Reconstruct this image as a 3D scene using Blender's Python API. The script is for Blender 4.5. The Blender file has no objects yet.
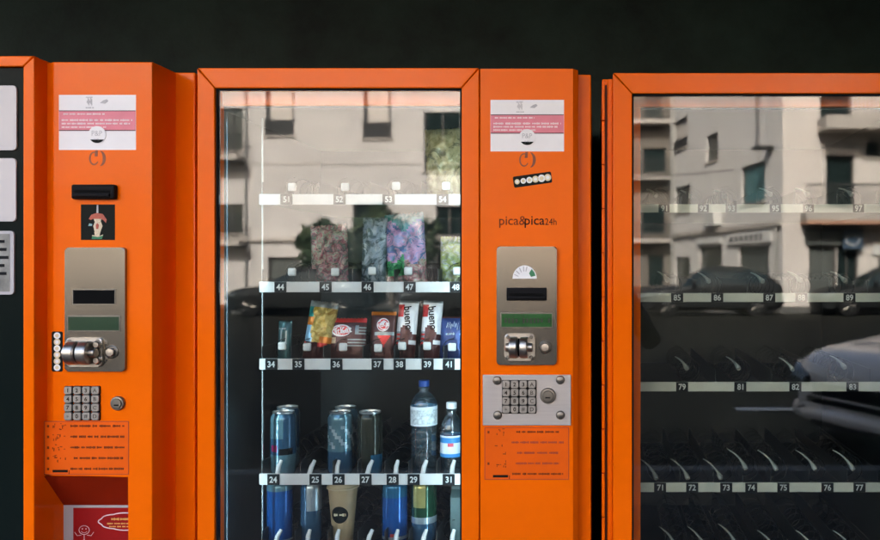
import bpy, bmesh, math, random
from mathutils import Vector, Matrix
R = math.radians
sc = bpy.context.scene
COL = sc.collection
random.seed(7)

# ------------------------------------------------------------------ camera frame of reference
F = 855.6            # focal length in photo pixels (35 mm lens, 880 px wide picture)
VX, VY = 595.0, 265.0  # principal point in the photo (the picture is shifted sideways)
D = 2.018            # camera to the middle machine's face
H = 1.365            # camera height
def X(px, y=0.0): return (px - VX) / F * (D + y)
def Z(py, y=0.0): return H - (py - VY) / F * (D + y)

# ------------------------------------------------------------------ materials
def new_mat(name):
    m = bpy.data.materials.new(name); m.use_nodes = True
    return m, m.node_tree.nodes, m.node_tree.links, m.node_tree.nodes['Principled BSDF']
def mat(name, col, rough=0.5, metal=0.0, coat=0.0, coat_rough=0.1, var=0.0, scale=6.0, bump=0.0, bscale=200.0, spec=0.5, stretch=None, rvar=0.0):
    m, n, l, p = new_mat(name)
    p.inputs['Base Color'].default_value = (*col, 1)
    p.inputs['Roughness'].default_value = rough
    p.inputs['Metallic'].default_value = metal
    p.inputs['Coat Weight'].default_value = coat
    p.inputs['Coat Roughness'].default_value = coat_rough
    p.inputs['Specular IOR Level'].default_value = spec
    tc = n.new('ShaderNodeTexCoord')
    mp = n.new('ShaderNodeMapping')
    l.new(tc.outputs['Object'], mp.inputs['Vector'])
    if stretch: mp.inputs['Scale'].default_value = stretch
    if var > 0 or rvar > 0:
        t = n.new('ShaderNodeTexNoise'); t.inputs['Scale'].default_value = scale; t.inputs['Detail'].default_value = 6; t.inputs['Roughness'].default_value = 0.65
        l.new(mp.outputs[0], t.inputs['Vector'])
        if var > 0:
            r = n.new('ShaderNodeValToRGB')
            r.color_ramp.elements[0].position = 0.3; r.color_ramp.elements[1].position = 0.7
            r.color_ramp.elements[0].color = (*[c * (1 - var) for c in col], 1)
            r.color_ramp.elements[1].color = (*[min(1, c * (1 + var)) for c in col], 1)
            l.new(t.outputs['Fac'], r.inputs['Fac']); l.new(r.outputs['Color'], p.inputs['Base Color'])
        if rvar > 0:
            mr = n.new('ShaderNodeMapRange'); mr.inputs['To Min'].default_value = max(0.02, rough - rvar); mr.inputs['To Max'].default_value = rough + rvar
            mr.inputs['From Min'].default_value = 0.3; mr.inputs['From Max'].default_value = 0.7
            l.new(t.outputs['Fac'], mr.inputs['Value']); l.new(mr.outputs[0], p.inputs['Roughness'])
            if coat > 0:
                m2 = n.new('ShaderNodeMapRange'); m2.inputs['From Min'].default_value = .35; m2.inputs['From Max'].default_value = .68; m2.inputs['To Min'].default_value = coat_rough*.6; m2.inputs['To Max'].default_value = coat_rough*2.6
                l.new(t.outputs['Fac'], m2.inputs['Value']); l.new(m2.outputs[0], p.inputs['Coat Roughness'])
    if bump > 0:
        t2 = n.new('ShaderNodeTexNoise'); t2.inputs['Scale'].default_value = bscale; t2.inputs['Detail'].default_value = 3
        l.new(mp.outputs[0], t2.inputs['Vector'])
        b = n.new('ShaderNodeBump'); b.inputs['Strength'].default_value = bump; b.inputs['Distance'].default_value = 0.002
        l.new(t2.outputs['Fac'], b.inputs['Height']); l.new(b.outputs[0], p.inputs['Normal'])
        if coat > 0: l.new(b.outputs[0], p.inputs['Coat Normal'])
    return m
def emit(name, col, s):
    m, n, l, p = new_mat(name)
    p.inputs['Base Color'].default_value = (*col, 1)
    p.inputs['Emission Color'].default_value = (*col, 1); p.inputs['Emission Strength'].default_value = s
    return m
def glass(name, ior, tint=(1, 1, 1), dust=0.0, rough=0.0):
    m = bpy.data.materials.new(name); m.use_nodes = True
    n, l = m.node_tree.nodes, m.node_tree.links; n.clear()
    out = n.new('ShaderNodeOutputMaterial'); fr = n.new('ShaderNodeFresnel'); fr.inputs['IOR'].default_value = ior
    geo = n.new('ShaderNodeNewGeometry')
    # thin pane: same reflectance from either side
    tr = n.new('ShaderNodeBsdfTransparent'); tr.inputs['Color'].default_value = (*tint, 1)
    gl = n.new('ShaderNodeBsdfGlossy'); gl.inputs['Roughness'].default_value = rough; gl.inputs['Color'].default_value = (1, 1, 1, 1)
    lw = n.new('ShaderNodeLayerWeight'); lw.inputs['Blend'].default_value = 0.5
    pw = n.new('ShaderNodeMath'); pw.operation = 'POWER'; pw.inputs[1].default_value = 5.0
    l.new(lw.outputs['Facing'], pw.inputs[0])
    r0 = ((ior - 1) / (ior + 1)) ** 2
    ma = n.new('ShaderNodeMath'); ma.operation = 'MULTIPLY_ADD'; ma.inputs[1].default_value = 1 - r0; ma.inputs[2].default_value = r0
    l.new(pw.outputs[0], ma.inputs[0])
    mix = n.new('ShaderNodeMixShader'); l.new(ma.outputs[0], mix.inputs[0]); l.new(tr.outputs[0], mix.inputs[1]); l.new(gl.outputs[0], mix.inputs[2])
    n.remove(fr); n.remove(geo)
    last = mix
    if dust > 0:
        tc = n.new('ShaderNodeTexCoord')
        t = n.new('ShaderNodeTexNoise'); t.inputs['Scale'].default_value = 4.0; t.inputs['Detail'].default_value = 8; t.inputs['Roughness'].default_value = 0.7
        l.new(tc.outputs['Object'], t.inputs['Vector'])
        mr = n.new('ShaderNodeMapRange'); mr.inputs['From Min'].default_value = 0.35; mr.inputs['From Max'].default_value = 0.8
        mr.inputs['To Min'].default_value = dust * 0.25; mr.inputs['To Max'].default_value = dust * 2
        l.new(t.outputs['Fac'], mr.inputs['Value'])
        df = n.new('ShaderNodeBsdfDiffuse'); df.inputs['Color'].default_value = (0.6, 0.6, 0.6, 1)
        m2 = n.new('ShaderNodeMixShader'); l.new(mr.outputs[0], m2.inputs[0]); l.new(mix.outputs[0], m2.inputs[1]); l.new(df.outputs[0], m2.inputs[2])
        last = m2
    l.new(last.outputs[0], out.inputs['Surface'])
    return m

ORANGE = mat('orange_paint', (0.86, 0.134, 0.0010), 0.5, spec=0.0, coat=0.25, coat_rough=0.09, var=0.05, scale=2.5, bump=0.05, bscale=420, rvar=0.06)
SEAM = mat('seam_shadow_gap', (0.02, 0.006, 0.003), 0.7)
RUBBER = mat('black_rubber', (0.012, 0.012, 0.012), 0.6, spec=0.035)
DARK = mat('dark_interior', (0.008, 0.010, 0.009), 0.55, spec=0.12, var=0.2, scale=3)
TRAY = mat('dark_tray_steel', (0.018, 0.020, 0.020), 0.45, metal=0.3, var=0.15, scale=9)
COIL = mat('coil_wire', (0.006, 0.0065, 0.006), 0.5, metal=0.2, spec=.2)
TIPW = mat('white_tip_plastic', (0.58, 0.58, 0.56), 0.4)
TIPG = mat('grey_tip_plastic', (0.33, 0.335, 0.30), 0.5)
STRIPW = mat('white_price_strip', (0.54, 0.535, 0.52), 0.35, var=0.06, scale=14)
STRIPG = mat('yellowed_price_strip', (0.52, 0.52, 0.45), 0.4, var=0.08, scale=14)
PLATE = mat('black_number_plate', (0.015, 0.016, 0.017), 0.4, spec=0.035)
WHITE = mat('white_print', (0.80, 0.80, 0.79), 0.5)
DIGIT = mat('worn_white_digit', (0.50, 0.51, 0.49), 0.5)
STEEL = mat('brushed_steel', (0.255, 0.23, 0.19), 0.17, metal=0.85, var=0.03, stretch=(0.15, 1, 6), scale=60)
STEELD = mat('dark_steel', (0.17, 0.155, 0.13), 0.38, metal=0.8, rvar=0.08, scale=25)
CHROME = mat('worn_chrome', (0.42, 0.39, 0.34), 0.36, metal=1.0, rvar=0.08, scale=40)
ALU = mat('pale_aluminium_plate', (0.42, 0.385, 0.35), 0.5, metal=0.35, stretch=(0.15, 1, 6), var=0.05, scale=60)
BLACKP = mat('black_plastic', (0.010, 0.010, 0.011), 0.42, spec=0.035, rvar=0.08, scale=30)
SLOT = mat('slot_black', (0.004, 0.004, 0.004), 0.6, spec=0.035)
LCD = mat('green_lcd', (0.012, 0.085, 0.018), 0.18, var=0.35, scale=40, stretch=(1, 1, .15))
LCDD = mat('dark_green_lcd', (0.014, 0.045, 0.02), 0.18)
LCDT = mat('lcd_segments', (0.006, 0.02, 0.006), 0.3)
STW = mat('sticker_white', (0.80, 0.77, 0.75), 0.45, var=0.03, scale=20)
STP = mat('sticker_pink', (0.68, 0.17, 0.22), 0.45, var=0.07, scale=30)
STG = mat('sticker_grey_print', (0.42, 0.40, 0.40), 0.5)
STB = mat('sticker_black', (0.012, 0.014, 0.012), 0.4, spec=0.035)
STPL = mat('sticker_pink_text', (0.86, 0.66, 0.66), 0.5)
CREAM = mat('cream_print', (0.70, 0.60, 0.38), 0.5)
BROWN = mat('worn_logo_brown', (0.22, 0.055, 0.015), 0.6, var=0.4, scale=60)
PRINTD = mat('printed_dark_brown', (0.17, 0.030, 0.005), 0.6, spec=0.12, var=0.4, scale=80)
PRINTK = mat('printed_black', (0.018, 0.012, 0.008), 0.5, spec=0.035)
ORLABEL = mat('orange_label_film', (0.76, 0.105, 0.002), 0.45, spec=0.12, coat=0.12, var=0.06, scale=9)
ORLINE = mat('label_outline', (0.36, 0.03, 0.002), 0.5)
REDP = mat('red_poster', (0.27, 0.008, 0.008), 0.45, spec=0.12, var=0.08, scale=8)
GREYW = mat('grey_white_plastic', (0.40, 0.38, 0.36), 0.5)
GREENP = mat('green_print', (0.01, 0.17, 0.06), 0.5)
REDK = mat('red_print', (0.45, 0.03, 0.02), 0.5)
CARD = mat('white_menu_card', (0.53, 0.49, 0.47), 0.35, var=0.04, scale=3)
CARDG = mat('grey_menu_picture', (0.20, 0.20, 0.18), 0.3, var=0.5, scale=18)
GPANEL = mat('black_gloss_panel', (0.006, 0.010, 0.009), 0.2, spec=0.035)
WALL = mat('dark_green_wall', (0.0080, 0.0158, 0.0118), 0.65, var=0.75, scale=2.6, bump=0.7, bscale=90, spec=0.15)
LED = emit('led_bead', (0.60, 0.85, 1.0), 24.0)
SIDEW = mat('interior_side_wall', (0.007, 0.011, 0.010), 0.4, metal=0.2)
BLUERAIL = mat('blue_grey_rail', (0.045, 0.075, 0.095), 0.35, metal=0.4)
RAIL = mat('steel_rail', (0.22, 0.24, 0.24), 0.4, metal=0.8)
GLASSM = glass('door_glass', 1.50, (0.93, 0.96, 0.95), dust=0.003)
GLASSR = glass('door_glass_tinted', 1.53, (0.88, 0.91, 0.88), dust=0.002)

# ------------------------------------------------------------------ mesh builder
_glyph = {}
def text_geo(s, bold=0.0):
    if s in _glyph: return _glyph[s]
    if s.isdigit(): bold = .022
    elif s in ('bueno', 'KitKat'): bold = .02
    elif s.startswith('pica'): bold = .006
    cu = bpy.data.curves.new('t', 'FONT'); cu.body = s; cu.size = 1.0; cu.align_x = 'CENTER'; cu.align_y = 'CENTER'; cu.resolution_u = 3; cu.offset = bold
    o = bpy.data.objects.new('t', cu); COL.objects.link(o)
    dg = bpy.context.evaluated_depsgraph_get()
    me = bpy.data.meshes.new_from_object(o.evaluated_get(dg))
    vs = [v.co.copy() for v in me.vertices]; fs = [tuple(p.vertices) for p in me.polygons]
    bpy.data.objects.remove(o); bpy.data.curves.remove(cu); bpy.data.meshes.remove(me)
    if vs:
        cx = (min(v.x for v in vs) + max(v.x for v in vs)) / 2; cy = (min(v.y for v in vs) + max(v.y for v in vs)) / 2
        vs = [Vector((v.x - cx, v.y - cy, 0)) for v in vs]
    _glyph[s] = (vs, fs); return _glyph[s]

ROOT = {}
class MB:
    def __init__(s): s.v = []; s.f = []; s.m = []
    def add(s, vs, fs, m=0):
        o = len(s.v); s.v += [Vector(v) for v in vs]
        for i, f in enumerate(fs):
            s.f.append(tuple(a + o for a in f)); s.m.append(m[i] if isinstance(m, list) else m)
        return s
    def box(s, x0, x1, y0, y1, z0, z1, m=0, bev=0.0, seg=2):
        if x0 > x1: x0, x1 = x1, x0
        if y0 > y1: y0, y1 = y1, y0
        if z0 > z1: z0, z1 = z1, z0
        vs = [(x0,y0,z0),(x1,y0,z0),(x1,y1,z0),(x0,y1,z0),(x0,y0,z1),(x1,y0,z1),(x1,y1,z1),(x0,y1,z1)]
        fs = [(0,3,2,1),(4,5,6,7),(0,1,5,4),(1,2,6,5),(2,3,7,6),(3,0,4,7)]
        if bev <= 0: return s.add(vs, fs, m)
        bm = bmesh.new(); bv = [bm.verts.new(v) for v in vs]
        for f in fs: bm.faces.new([bv[i] for i in f])
        bmesh.ops.bevel(bm, geom=list(bm.edges), offset=bev, segments=seg, affect='EDGES', profile=0.5)
        s._bm(bm, m); return s
    def _bm(s, bm, m=0):
        bm.verts.index_update()
        s.add([v.co.copy() for v in bm.verts], [tuple(v.index for v in f.verts) for f in bm.faces], m); bm.free()
    def prism(s, poly, y0, y1, m=0, bev=0.0):
        # polygon in x,z (counter-clockwise seen from -y), front at y0, back at y1
        n = len(poly)
        vs = [(p[0], y0, p[1]) for p in poly] + [(p[0], y1, p[1]) for p in poly]
        fs = [tuple(range(n)), tuple(range(2*n-1, n-1, -1))] + [(i, i+n, (i+1) % n + n, (i+1) % n) for i in range(n)]
        if bev <= 0: return s.add(vs, fs, m)
        bm = bmesh.new(); bv = [bm.verts.new(v) for v in vs]
        for f in fs: bm.faces.new([bv[i] for i in f])
        bmesh.ops.bevel(bm, geom=list(bm.faces[0].edges) if False else [e for e in bm.edges if all(abs(v.co.y - y0) < 1e-6 for v in e.verts)], offset=bev, segments=2, affect='EDGES', profile=0.5)
        s._bm(bm, m); return s
    def rrect(s, x0, x1, z0, z1, r, y0, y1, m=0, bev=0.0, n=5):
        p = []
        for cx, cz, a in ((x1-r, z0+r, -90), (x1-r, z1-r, 0), (x0+r, z1-r, 90), (x0+r, z0+r, 180)):
            for i in range(n+1):
                t = R(a + 90*i/n); p.append((cx + r*math.cos(t), cz + r*math.sin(t)))
        return s.prism(p, y0, y1, m, bev)
    def disc(s, cx, cz, r, y0, y1, m=0, n=20, rz=None, a0=0, a1=360, bev=0.0):
        rz = rz or r
        full = abs(a1 - a0) >= 360
        k = n if full else n+1
        p = [(cx + r*math.cos(R(a0 + (a1-a0)*i/n)), cz + rz*math.sin(R(a0 + (a1-a0)*i/n))) for i in range(k)]
        if not full and abs(a1-a0) != 180: p.append((cx, cz))
        return s.prism(p, y0, y1, m, bev)
    def lathe(s, prof, c=(0,0,0), axis='z', n=24, m=0):
        # prof: list of (r, h); m: index, or function (ring, seg)
        vs = []; fs = []; ms = []
        for r, h in prof:
            for j in range(n):
                a = 2*math.pi*j/n; ca, sa = r*math.cos(a), r*math.sin(a)
                if axis == 'z': vs.append((c[0]+ca, c[1]+sa, c[2]+h))
                elif axis == 'y': vs.append((c[0]+ca, c[1]+h, c[2]-sa))
                else: vs.append((c[0]+h, c[1]+ca, c[2]+sa))
        for i in range(len(prof)-1):
            for j in range(n):
                a, b = i*n+j, i*n+(j+1) % n
                fs.append((a, b, b+n, a+n)); ms.append(m(i, j) if callable(m) else m)
        if prof[0][0] > 1e-5: fs.append(tuple(range(n-1, -1, -1))); ms.append(m(0, 0) if callable(m) else m)
        if prof[-1][0] > 1e-5: fs.append(tuple(range((len(prof)-1)*n, len(prof)*n))); ms.append(m(len(prof)-2, 0) if callable(m) else m)
        return s.add(vs, fs, ms)
    def tube(s, pts, rad, n=6, m=0):
        pts = [Vector(p) for p in pts]; vs = []; fs = []
        up = None
        for i, p in enumerate(pts):
            t = (pts[min(i+1, len(pts)-1)] - pts[max(i-1, 0)]).normalized()
            if up is None: up = Vector((0, 0, 1)) if abs(t.z) < 0.9 else Vector((1, 0, 0))
            a = t.cross(up).normalized(); b = a.cross(t).normalized(); up = b
            r = rad[i] if isinstance(rad, (list, tuple)) else rad
            for j in range(n):
                q = 2*math.pi*j/n; vs.append(p + a*r*math.cos(q) + b*r*math.sin(q))
        for i in range(len(pts)-1):
            for j in range(n):
                a, b = i*n+j, i*n+(j+1) % n; fs.append((a, b, b+n, a+n))
        fs.append(tuple(range(n-1, -1, -1))); fs.append(tuple(range((len(pts)-1)*n, len(pts)*n)))
        return s.add(vs, fs, m)
    def text(s, txt, cx, cz, y, size, m=0, sx=1.0, rot=0.0, surf=None):
        vs, fs = text_geo(txt); c, q = math.cos(rot), math.sin(rot)
        o = []
        for v in vs:
            a, b = v.x*size*sx, v.y*size
            x, z = cx + a*c - b*q, cz + a*q + b*c
            o.append((x, surf(x, z) if surf else y, z))
        return s.add(o, fs, m)
    def bars(s, x0, x1, z, h, y, m=0, seed=0, gap=0.25, lo=1.5, hi=5):
        rr = random.Random(seed); x = x0
        while x < x1:
            w = h*rr.uniform(lo, hi); e = min(x1, x+w)
            # a word: small letter-like ticks
            k = max(1, int((e-x)/(h*0.5)))
            for i in range(k):
                a = x + (e-x)*i/k; b = a + (e-x)/k*0.86
                zz = h*rr.uniform(0.26, 0.5)
                s.box(a, b, y, y+0.0003, z-zz, z+zz, m)
            x = e + h*(gap+rr.random()*0.6)
        return s
    def build(s, name, mats, parent=None, smooth=True, ang=20):
        off = ROOT.get(parent, Vector((0, 0, 0))) if parent else Vector((0, 0, 0))
        me = bpy.data.meshes.new(name)
        me.from_pydata([tuple(v - off) for v in s.v], [], s.f)
        for m in (mats if isinstance(mats, list) else [mats]): me.materials.append(m)
        me.polygons.foreach_set('material_index', s.m)
        if smooth:
            me.polygons.foreach_set('use_smooth', [True]*len(me.polygons))
            me.set_sharp_from_angle(angle=R(ang))
        me.update()
        o = bpy.data.objects.new(name, me); COL.objects.link(o)
        if parent: o.parent = parent; ROOT[o] = off
        else: ROOT[o] = Vector((0, 0, 0))
        return o
def tag(o, label=None, cat=None, group=None, kind=None):
    if label: o['label'] = label
    if cat: o['category'] = cat
    if group: o['group'] = group
    if kind: o['kind'] = kind
    return o
def thing(name, label, cat, loc=(0,0,0), group=None, local=False):
    o = bpy.data.objects.new(name, None); o.empty_display_size = 0.1; COL.objects.link(o); o.location = loc
    ROOT[o] = Vector((0, 0, 0)) if local else Vector(loc)
    return tag(o, label, cat, group)
def copy_tree(o, parent=None):
    c = o.copy(); COL.objects.link(c)
    if parent: c.parent = parent
    ROOT[c] = ROOT.get(o, Vector((0, 0, 0)))
    for ch in list(o.children): copy_tree(ch, c)
    return c

# ------------------------------------------------------------------ setting
ROAD = mat('asphalt', (0.025, 0.0245, 0.020), 0.9, spec=0.05, var=0.25, scale=1.2, bump=0.5, bscale=120)
PAVE = mat('paving', (0.062, 0.059, 0.052), 0.85, spec=0.1, var=0.2, scale=2, bump=0.4, bscale=60)
KERB = mat('kerb_stone', (0.10, 0.098, 0.09), 0.8, var=0.15, scale=5)
LINE = mat('road_paint', (0.70, 0.70, 0.66), 0.7, var=0.12, scale=20)
EARTH = mat('ground_base', (0.14, 0.13, 0.11), 0.9, var=0.2, scale=0.3)
g = MB(); g.add([(-400,-400,-.130),(400,-400,-.130),(400,400,-.130),(-400,400,-.130)], [(0,1,2,3)]); tag(g.build('ground', EARTH), kind='structure')
g = MB(); g.add([(-70,-24.3,-.122),(70,-24.3,-.122),(70,-3.66,-.122),(-70,-3.66,-.122)], [(0,1,2,3)])
g.add([(-1.2,-70,-.122),(2.0,-70,-.122),(3.6,-24.3,-.122),(-1.0,-24.3,-.122)], [(0,1,2,3)]); tag(g.build('road', ROAD), kind='structure')
g = MB(); g.box(-40, 40, -3.50, 8, -.129, 0.0); tag(g.build('pavement', PAVE), kind='structure')
g = MB()
for i in range(40): g.box(-40+2*i+.004, -38+2*i-.004, -3.66, -3.504, -.128, 0.006, 0, 0.012)
tag(g.build('kerb', KERB), kind='structure')
g = MB(); g.box(-40, -1.2, -29, -24.45, -.129, 0.0); g.box(4.4, 40, -29, -24.45, -.129, 0.0); tag(g.build('far_pavement', PAVE), kind='structure')
g = MB(); g.box(-40, -1.2, -24.44, -24.3, -.128, 0.006); g.box(4.4, 40, -24.44, -24.3, -.128, 0.006); tag(g.build('far_kerb', KERB), kind='structure')
g = MB()
for i in range(0, 7): g.add([(1.45+i*5.5,-6.74,-.118),(3.45+i*5.5,-6.74,-.118),(3.45+i*5.5,-6.60,-.118),(1.45+i*5.5,-6.60,-.118)], [(0,1,2,3)])
tag(g.build('road_marking', LINE), kind='structure')
DW = thing('dark_building', 'blackish green painted building whose wall rises behind the orange vending machines', 'building', (0, 0.93, 0))
g = MB(); g.box(-22, 22, 0.93, 7.9, 0.0, 16.8); g.build('wall', WALL, DW, smooth=False)
g = MB(); g.box(-4.5, -.45, -1.4, 0.929, 2.75, 3.05); g.box(-.4499, 2.07, -3.0, 0.929, 2.75, 3.05); g.build('added_canopy', WALL, DW, smooth=False)  # unseen canopy, added and drawn further out on the right to block sky light
g = MB(); g.box(1.87, 2.07, -3.42, 0.929, 0.002, 2.7495); g.build('added_shade_wall', WALL, DW, smooth=False)  # unseen wall, added to keep light off the machines' right-facing sides

# ------------------------------------------------------------------ shared pieces
def helix_mesh():
    g = MB(); pts = []
    turns, length, r = 8, 0.44, 0.031
    for i in range(turns*16+1):
        a = math.pi/2 + 2*math.pi*i/16
        pts.append((r*math.cos(a), length*i/(turns*16), r*math.sin(a)))
    g.tube(pts, 0.0011, 5); return g
_coil_mesh = None
def coil(parent, x, y, z):
    global _coil_mesh
    if _coil_mesh is None:
        o = helix_mesh().build('coil', COIL, ang=80); _coil_mesh = o.data
    else:
        o = bpy.data.objects.new('coil', _coil_mesh); COL.objects.link(o)
    o.parent = parent; o.location = Vector((x, y, z)) - ROOT[parent]
    ROOT[o] = Vector((x, y, z)); return o

def mitred_frame(root, name, ox0, ox1, oz0, oz1, ix0, ix1, iz0, iz1, y0, y1, material):
    e = 0.0011
    g = MB()
    def piece(poly): g.prism(poly, y0, y1, 0, 0.0022)
    piece([(ix0+e*0, iz1+0), (ix1, iz1), (ox1-e*1.4, oz1), (ox0+e*1.4, oz1)])           # top
    piece([(ox0+e*1.4, oz0), (ox1-e*1.4, oz0), (ix1, iz0), (ix0, iz0)])                 # bottom
    piece([(ox0, oz0+e*1.4), (ix0-e*1.2, iz0+e*.4), (ix0-e*1.2, iz1-e*.4), (ox0, oz1-e*1.4)])      # left
    piece([(ix1+e*1.2, iz0+e*.4), (ox1, oz0+e*1.4), (ox1, oz1-e*1.4), (ix1+e*1.2, iz1-e*.4)])     # right
    return g.build(name, material, root)

def glass_machine(root, px, y0, top, rows, strip_mat, glass_mat, tip_kind, led, right_ext):
    """px: pixel columns/rows read on the photo at each piece's own depth."""
    ox0, ox1 = X(px['o0'], y0), X(px['o1'], y0); ix0, ix1 = X(px['i0'], y0), X(px['i1'], y0)
    oz1 = top; iz1 = Z(px['itop'], y0); oz0, iz0 = 0.34, 0.40
    yb = y0 + 0.045                                   # back of the door
    cx0, cx1 = X(px['c0'], yb), X(px['c1'], yb); cz1 = top - 0.004
    yc = yb + 0.006
    # cabinet shell
    lx0, lx1, lz1 = X(px['l0'], yc), X(px['l1'], yc), Z(px['ltop'], yc)
    g = MB()
    g.box(cx0, lx1, yc, 0.88, lz1, cz1, 0, 0.003)                    # roof
    wl = max(cx0+.003, lx0-.022)
    g.box(cx0, wl, yc+.0005, 0.8795, 0.06, lz1, 0)                     # left wall
    g.box(wl, lx0, yc+.0006, yc+.012, 0.06, lz1, 0)                    # front lip
    g.box(lx1, cx1, yc+.0003, 0.8795, 0.06, cz1-.0002, 0, .003)                    # right block
    g.box(wl, lx1, yc+.0125, 0.8795, 0.06, 0.42, 0)                   # base
    g.box(wl, lx1, 0.86, 0.8794, 0.42, lz1, 0)                        # back
    cab = g.build('cabinet', ORANGE, root)
    for x in (cx0+.06, cx1-.06):
        for y in (yc+.08, .8): MB().lathe([(.025, 0), (.025, .02), (.012, .022), (.012, .06)], (x, y, 0), n=20).build('foot', RUBBER, root)
    # dark lining just inside the shell
    g = MB()
    g.box(wl+.0003, wl+.004, yc+.013, .858, .4205, lz1-.0004); g.box(lx1-.004, lx1-.0003, yc+.004, .858, .4205, lz1-.0004)
    g.box(wl+.0041, lx1-.0041, .853, .8585, .4206, lz1-.0005); g.box(wl+.0042, lx1-.0042, yc+.013, .8529, lz1-.005, lz1-.0006); g.box(wl+.0042, lx1-.0042, yc+.013, .8529, .4207, .425)
    g.build('interior_lining', [SIDEW], root)
    # door
    mitred_frame(root, 'door_frame', ox0, ox1, oz0, oz1, ix0, ix1, iz0, iz1, y0, yb, ORANGE)
    g = MB(); t = .0032
    for a in ((ix0, ix0+t, iz0, iz1), (ix1-t, ix1, iz0, iz1), (ix0+t, ix1-t, iz1-t, iz1), (ix0+t, ix1-t, iz0, iz0+t)):
        g.box(a[0], a[1], y0+.006, y0+.022, a[2], a[3])
    g.build('gasket', RUBBER, root)
    g = MB(); g.box(ix0+t+.0002, ix1-t-.0002, y0+.012, y0+.018, iz0+t, iz1-t); g.build('glass_pane', glass_mat, root)
    # shelves
    ys = y0 + 0.16
    sx0, sx1 = X(px['s0'], ys), X(px['s1'], ys)
    for row in rows:
        zm = Z(row['y'], ys); hh = row.get('h', 10.5)/2/F*(D+ys)
        g = MB(); g.box(sx0, sx1, ys+.004, .80, zm-.010, zm-.006)
        for k in range(len(row['n'])+1):                  # lane dividers, low
            lanes = [X(n[0], ys) for n in row['n']]
            xd = sx0+.004 if k == 0 else (min(sx1-.004, lanes[-1]+.05) if k == len(lanes) else (lanes[k-1]+lanes[k])/2 + .012)
            g.box(xd-.0012, xd+.0012, ys+.006, .79, zm-.006, zm+.045)
        sh = g.build('shelf', TRAY, root)
        g = MB(); g.box(sx0-.001, sx1, ys-.003, ys+.003, zm-hh, zm+hh, 0, .0012)
        g.build('price_strip', strip_mat, sh)
        for (nx, num) in row['n']:
            x = X(nx, ys); g = MB()
            w = row.get('pw', 12)/2/F*(D+ys)
            g.box(x-w, x+w, ys-.0052, ys-.0031, zm-hh*.98, zm+hh*.98, 0, .0006)
            g.text(num, x, zm, ys-.0056, .021, 1, sx=.92)
            g.build('number_plate', [PLATE, DIGIT], sh)
        for (tx, ty) in row['t']:
            x = X(tx, ys+.02); zc = zm + .030
            co = coil(root, x + (.0 if tip_kind == 'snack' else .012), ys+.045, zc)
            g = MB(); z = Z(ty, ys+.02); kind = row.get('tip', tip_kind)
            if kind == 'snack':
                g.box(x-.0105, x+.0105, ys+.017, ys+.025, z-.0105, z+.0105, 0, .004, 3)
                g.tube([(x, ys+.024, z), (x+.002, ys+.034, z+.002), (x, ys+.05, z+.004)], .0018, 6)
                g.build('coil_tip', TIPW, co, ang=55)
            elif kind == 'tongue':
                dx = random.Random(tx).uniform(-.004, .006)
                pts = [(x-.003-dx*.3, ys+.016, zm-.004), (x-.002, ys+.016, zm+.012), (x+dx*.5, ys+.018, zm+.028), (x+dx+.004, ys+.026, zm+.042)]
                g.tube(pts, [.0062, .0062, .006, .0045], 8); g.build('coil_tip', TIPW, co, ang=55)
            else:
                L = row.get('arc', 1.0)
                pts = []
                for i in range(11):
                    th = math.pi/2*i/10; ex, ez = -(1-math.sin(th)), math.cos(th); lx, lz = -(1-i/10), 1-i/10
                    pts.append((x + .043*L*(.55*ex+.45*lx), ys+.02+.05*(1-i/10), z + .044*L*(.55*ez+.45*lz)))
                g.tube(pts, [.0012, .0017, .0021, .0024, .0027, .003, .0033, .004, .0056, .0070, .0056], 8)
                g.build('coil_tip', TIPG, co, ang=55)
    # side rails
    g = MB(); xr = sx0 + .0035
    g.box(xr-.0014, xr+.0014, ys+.006, ys+.012, .43, lz1-.012)
    g.build('shelf_rail', RAIL, root)
    if led:
        g = MB(); g.box(lx0-.0005, lx0+.0025, yc+.026, yc+.030, .43, lz1-.012); g.build('guide_rail', BLUERAIL, root)
        for xs, sgn in ((lx0-.012, 1), (lx1-.012, -1)):
            g = MB(); g.box(xs-.004, xs+.004, yc+.016, yc+.019, .5, lz1-.02, 0)
            z = .52
            while z < lz1-.03:
                g.box(xs-.003, xs+.003, yc+.0195, yc+.022, z-.003, z+.003, 1); z += .022
            g.build('led_strip', [BLACKP, LED], root)
    return dict(ys=ys, yb=yb, cx1=cx1, cz1=cz1, ox1=ox1)

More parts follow.
